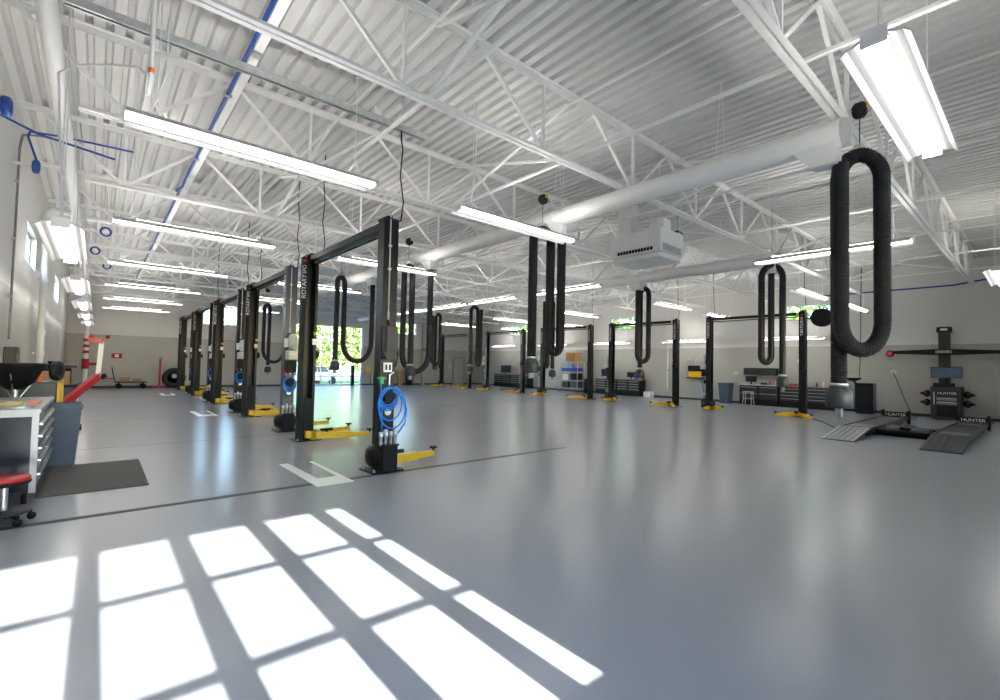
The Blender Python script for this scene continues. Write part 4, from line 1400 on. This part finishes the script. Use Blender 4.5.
# second workstation (behind the middle right lifts)
bench(BXX, 15.3, 18.4, 'black drawer bench with monitor left of the wall fluid station', mgrey, blackm, drawers=4)
t = thing('computer', 'computer with wide monitor on the middle right bench', 'computer', (23.95, 17.7, .97)); monitor(t, 0, 0, 0, .9, .45)
t = thing('computer', 'second smaller monitor on the middle right bench', 'computer', (23.95, 16.0, .97)); monitor(t, 0, 0, 0, .55, .3)
tag(MB().box(23.85, 24.15, 15.45, 15.75, .97, 1.27, bev=.02).obj('storage_box', purple), 'violet box on the middle right bench', 'box')
tag(MB().lathe([(0, 0), (.09, 0), (.09, .3), (.04, .36), (0, .36)], (24.0, 15.2 + .05, .97), n=12).obj('bottle', red), 'large red bottle right of the violet box', 'bottle')
# third workstation (farther)
bench(BXX, 24.6, 28.3, 'farthest black drawer bench along the right wall with monitor', mgrey, blackm, drawers=4)
t = thing('computer', 'computer monitor on the farthest right bench', 'computer', (23.95, 27.2, .97)); monitor(t, 0, 0, 0, 1.1, .55)
tag(MB().lathe([(0, 0), (.12, 0), (.12, .35), (.04, .5), (0, .5)], (24.0, 24.9, .97), n=12).obj('bottle', red), 'red bottle at the near end of the farthest right bench', 'bottle')
# wire shelving cart with boxes
t = thing('shelf_cart', 'grey wire shelf cart with blue bins and a cardboard box by the right wall', 'cart', (23.3, 20.3, 0))
for a in (0, .7):
    for b in (-.75, .75):
        MB().cyl((a, b, .08), (a, b, 2.0), .018, n=8).obj('post', silver, t)
        MB().lathe([(0, -.02), (.05, -.02), (.05, .02), (0, .02)], (a, b, .05), 'X', 12).box(a - .015, a + .015, b - .015, b + .015, .05, .1).obj('caster', blackm, t)
for z in (.25, .75, 1.3, 1.95):
    MB().box(-.02, .72, -.77, .77, z, z + .03).obj('shelf', lgrey, t)
tag(MB().box(23.35, 23.95, 19.65, 20.95, 1.33, 1.55, bev=.02).obj('storage_bin', mat('royal blue', (0.02, 0.04, 0.5), .4, noise=.05)), 'long royal blue bin on the wire shelf cart', 'bin')
tag(MB().box(23.35, 23.9, 19.8, 20.6, 1.98, 2.55).obj('cardboard_box', mat('orange cardboard', (0.5, 0.26, 0.09), .8, noise=.1)), 'orange-brown cardboard box on top of the wire shelf cart', 'box')
for i, (y, z, a, b, m_) in enumerate(((19.62, .782, .6, .42, blackm), (20.4, .782, .5, .36, whitep), (19.62, .282, .65, .40, slate), (20.4, .282, .55, .38, dgrey), (20.1, 1.552, .7, .32, mat_lb))):
    tag(MB().box(23.4, 23.9, y, y + a, z, z + b, bev=.02).obj('parts_box', m_), ['black box on the middle shelf of the wire cart', 'white box on the middle shelf of the wire cart', 'slate box on the bottom shelf of the wire cart', 'dark grey box on the bottom shelf of the wire cart', 'pale blue box above the royal blue bin on the wire cart'][i], 'box')
t = thing('oil_drum', 'black drum standing between the wire cart and the middle right bench', 'drum', (23.7, 18.95, 0))
MB().lathe([(0, 0), (.29, 0), (.29, .3), (.30, .31), (.29, .32), (.29, .6), (.30, .61), (.29, .62), (.29, .9), (0, .9)], n=20).obj('drum_body', blackm, t)
MB().cyl((.1, 0, .9), (.1, 0, 1.1), .03, n=8).obj('drum_pump', mgrey, t)
# wall fluid station
t = thing('fluid_station', 'black and yellow fluid cabinet with hoses on the right wall between lifts', 'fluid station', (24.15, 12.2, 1.15))
MB().box(-.12, .25, -.42, .42, 0, .06).obj('shelf', blackm, t)
MB().box(-.05, .2, -.36, .36, .06, .38, bev=.02).obj('tank', yellow, t)
MB().box(-.07, .22, -.38, .38, .38, .68, bev=.02).obj('cover', blackm, t)
for a in (-.2, .2):
    MB().tube([(0, a, .68), (0, a, .95), (.02, a + .15, 1.05), (.05, a + .25, .9), (.1, a + .2, .7)], .015, 6).obj('loop_pipe', silver, t)
MB().tube([(0, -.3, .05), (-.05, -.38, -.2), (-.05, -.5, -.5), (0, -.42, -.75), (.1, -.5, -.6)], .02, 6).obj('blue_hose', blue, t)
t = thing('wall_pipe', 'thin white vertical pipe on the right wall left of the fluid cabinet', 'pipe', (XR - .05, 13.9, 0))
MB().cyl((0, 0, .5), (0, 0, 3.0), .04, n=10).obj('pipe_run', ductm, t)
MB().box(-.05, .05, -.05, .05, 1.5, 1.6).box(-.05, .05, -.05, .05, 2.6, 2.7).obj('pipe_clamp', lgrey, t)
tag(MB().box(23.9, 24.3, 14.7, 15.15, 0, .3, bev=.02).obj('white_box', whitep), 'white box on the floor by the right wall between the lifts', 'box')
for i, (y, z) in enumerate(((10.2, 1.5), (4.05, 1.7), (24.0, 1.6))):
    t = thing('wall_outlet', ['white wall outlet above the blue grey bin on the right wall', 'white wall outlet left of the alignment console', 'white wall outlet by the far right bench'][i], 'outlet', (XR, y, z))
    MB().box(-.02, 0, -.09, .09, -.06, .06).obj('cover_plate', tape, t)
    MB().box(-.024, -.02, -.05, -.02, -.03, .03).box(-.024, -.02, .02, .05, -.03, .03).obj('socket', blackm, t)
tag(MB().tube([(XR - .03, 4.05, 1.66), (XR - .05, 3.95, 1.4), (XR - .15, 3.75, .8), (XR - .4, 3.5, .2), (XR - 1.2, 3.3, .02), (22.2, 3.1, .015)], .012, 6).obj('power_cable', blackm), 'thin black cable from the wall outlet to the alignment machine', 'cable')
tag(MB().lathe([(0, -.06), (.1, -.05), (.14, 0)], (XR, 9.0, 2.55), 'X', 14).obj('wall_dome', whitep), 'small white dome on the right wall above the wall cabinet', 'detector')
tag(MB().tube([(23.5, 4.9, 5.9), (23.48, 4.92, 4), (23.52, 4.95, 2.2), (23.5, 4.98, 1.44)], .014, 6).obj('power_cable', blackm), 'black cable hanging to the tall black cabinet tray', 'cable')

# wheel alignment station on the right
AX, AY = 23.1, 2.38
t = thing('alignment_console', 'black wheel alignment console with monitor and drawers by the right wall', 'console', (AX, AY, 0))
MB().box(0, .62, -.42, .42, .08, 1.20, bev=.03).box(.05, .6, -.38, .38, 0.0, .08).obj('cabinet', dgrey, t)
p = MB().box(-.012, 0, -.30, .24, .88, 1.04).obj('name_plate', blackm, t)
text('lettering', 'HUNTER', .13, whitep, p, (-.014, -.03, .955), (PI / 2, 0, -PI / 2))
for z in (.70, .56):
    d = MB().box(-.014, 0, -.28, .25, z, z + .10).obj('drawer', mgrey, t)
    MB().box(-.03, -.014, -.22, .2, z + .07, z + .085).obj('handle', silver, d)
MB().box(-.014, 0, -.28, .25, .12, .52).obj('lower_door', blackm, t)
MB().box(-.02, -.012, .30, .33, .55, 1.0).obj('side_grip', silver, t)
MB().box(-.05, .45, -.2, .34, 1.20, 1.32, bev=.02).obj('printer', blackm, t)
MB().cyl((.25, 0, 1.3), (.25, 0, 1.7), .04, n=10).obj('monitor_neck', blackm, t)
MB().box(.12, .17, -.42, .42, 1.50, 1.90).obj('monitor', blackm, t)
MB().box(.114, .12, -.40, .40, 1.52, 1.88).obj('display', screen, t)
for s in (-1, 1):
    for z in (.92, .60):
        yb = s * .42
        c = MB().lathe([(0, 0), (.05, 0), (.10, .05), (.14, .10), (.13, .14), (.06, .22), (.03, .30), (0, .32)], (.25, yb, z), 'Y', 14)
        if s < 0:
            c.v = [(x, 2 * yb - y, zz) for x, y, zz in c.v]
        c.box(.1, .4, min(yb + s * .08, yb + s * .12), max(yb + s * .08, yb + s * .12), z - .1, z + .1)
        co = c.obj('wheel_clamp', blackm, t)
        MB().cyl((.22, yb + s * .13, z + .05), (.12, yb + s * .13, z + .05), .04, n=10).obj('clamp_badge', red, co)
t = thing('camera_tower', 'black alignment camera tower with long crossbar and red sensor lamps', 'camera tower', (24.1, 2.52, 0))
MB().box(-.02, .28, -.25, .25, 0, .06).obj('base', blackm, t)
MB().box(0, .16, -.16, .16, .06, 3.35).box(-.02, -0.0, -.13, -.05, .1, 3.3).box(-.02, -.0, .05, .13, .1, 3.3).obj('mast', dgrey, t)
MB().box(-.04, .2, -.21, .21, 3.22, 3.42, bev=.03).obj('mast_cap', blackm, t)
MB().box(-.045, -.04, -.1, .1, 3.28, 3.36).obj('cap_badge', whitep, t)
MB().prism([(-1.55, 2.46), (-1.5, 2.52), (-.25, 2.58), (.25, 2.58), (1.5, 2.52), (1.55, 2.46), (1.5, 2.41), (.25, 2.36), (-.25, 2.36), (-1.5, 2.41)], 'X', -.16, -.04).obj('crossbar', blackm, t)
p = MB().box(-.17, -.16, -.23, .23, 2.42, 2.54).obj('bar_plate', mgrey, t)
text('lettering', 'HUNTER', .09, whitep, p, (-.172, 0, 2.48), (PI / 2, 0, -PI / 2))
for s in (-1, 1):
    h_ = MB().lathe([(0, -.1), (.11, -.1), (.13, -.05), (.13, .05), (.11, .1), (0, .1)], (-.12, s * 1.56, 2.42), 'X', 16).obj('camera_head', blackm, t)
    MB().cyl((-.225, s * 1.56, 2.42), (-.235, s * 1.56, 2.42), .08, n=14).obj('sensor_lamp', redlamp, h_)

# alignment lift: two runways with approach ramps
diam = mat('brushed ramp steel', (0.20, 0.205, 0.21), 0.3, metal=0.6, noise=0.12, nscale=20)
darkst = mat('dark ramp steel', (0.045, 0.045, 0.047), 0.4, noise=0.15, nscale=20)
t = thing('alignment_lift', 'low black scissor alignment rack on the floor with two sloped approach ramps', 'vehicle lift', (13.4, 0, 0))
for i, (y0, y1) in enumerate(((2.95, 3.60), (1.15, 1.80))):
    m_ = diam if i == 0 else darkst
    rp = MB().prism([(0, 0.0), (0, .025), (1.55, .22), (1.62, .22), (1.62, .16)], 'Y', y0, y1).obj('approach_ramp', m_, t)
    for q in range(5):
        yy = y0 + .08 + q * .12
        MB().prism([(.06, .034), (.06, .044), (1.5, .225), (1.5, .215)], 'Y', yy, yy + .02).obj('ramp_rib', m_, rp)
    rw = MB().box(1.64, 6.6, y0, y1, .12, .20).obj('runway', darkst, t)
    MB().box(1.64, 6.6, y0, y0 + .03, .20, .225).box(1.64, 6.6, y1 - .03, y1, .20, .225).obj('runway_edge', darkst, rw)
    MB().box(1.9, 2.7, y0 + .08, y1 - .08, .20, .21).obj('slip_plate', diam, rw)
    MB().box(5.1, 5.7, y0 + .08, y1 - .08, .20, .212).cyl((5.4, (y0 + y1) / 2, .21), (5.4, (y0 + y1) / 2, .225), .18, n=20).obj('turn_plate', diam, rw)
    MB().box(1.8, 6.4, y0 + .1, y1 - .1, 0, .11).obj('scissor_frame', black, t)
    sg = MB().box(6.62, 6.68, y0 - .02, y1 + .02, .08, .36).obj('stop_plate', blackm, t)
    text('lettering', 'HUNTER', .135, whitep, sg, (6.615, (y0 + y1) / 2, .27), (PI / 2, 0, -PI / 2))
    for yy in (y0 - .02, y1 - .01):
        MB().box(6.58, 6.72, yy - .02, yy + .05, 0, .42).obj('stop_post', blackm, t)
MB().box(2.2, 3.4, 1.8, 2.95, .03, .09).box(2.2, 2.3, 1.8, 2.95, .0, .16).box(3.3, 3.4, 1.8, 2.95, .0, .16).obj('cross_frame', black, t)
MB().cyl((2.55, 1.95, .16), (2.55, 2.8, .16), .07, n=14).cyl((3.0, 1.95, .16), (3.0, 2.8, .16), .07, n=14).obj('jack_cylinder', mat('blue grey metal', (0.12, 0.13, 0.18), .3, metal=.6, noise=.1), t)
MB().box(2.35, 3.25, 2.3, 2.5, .09, .24).obj('jack_block', blackm, t)
tag(MB().tube([(14.9, 3.7, .01), (16.5, 4.1, .01), (18.0, 4.8, .01), (19.0, 5.5, .01)], .012, 6).obj('power_cable', blackm), 'black cable along the floor from the ramps to the nearest right lift', 'cable')
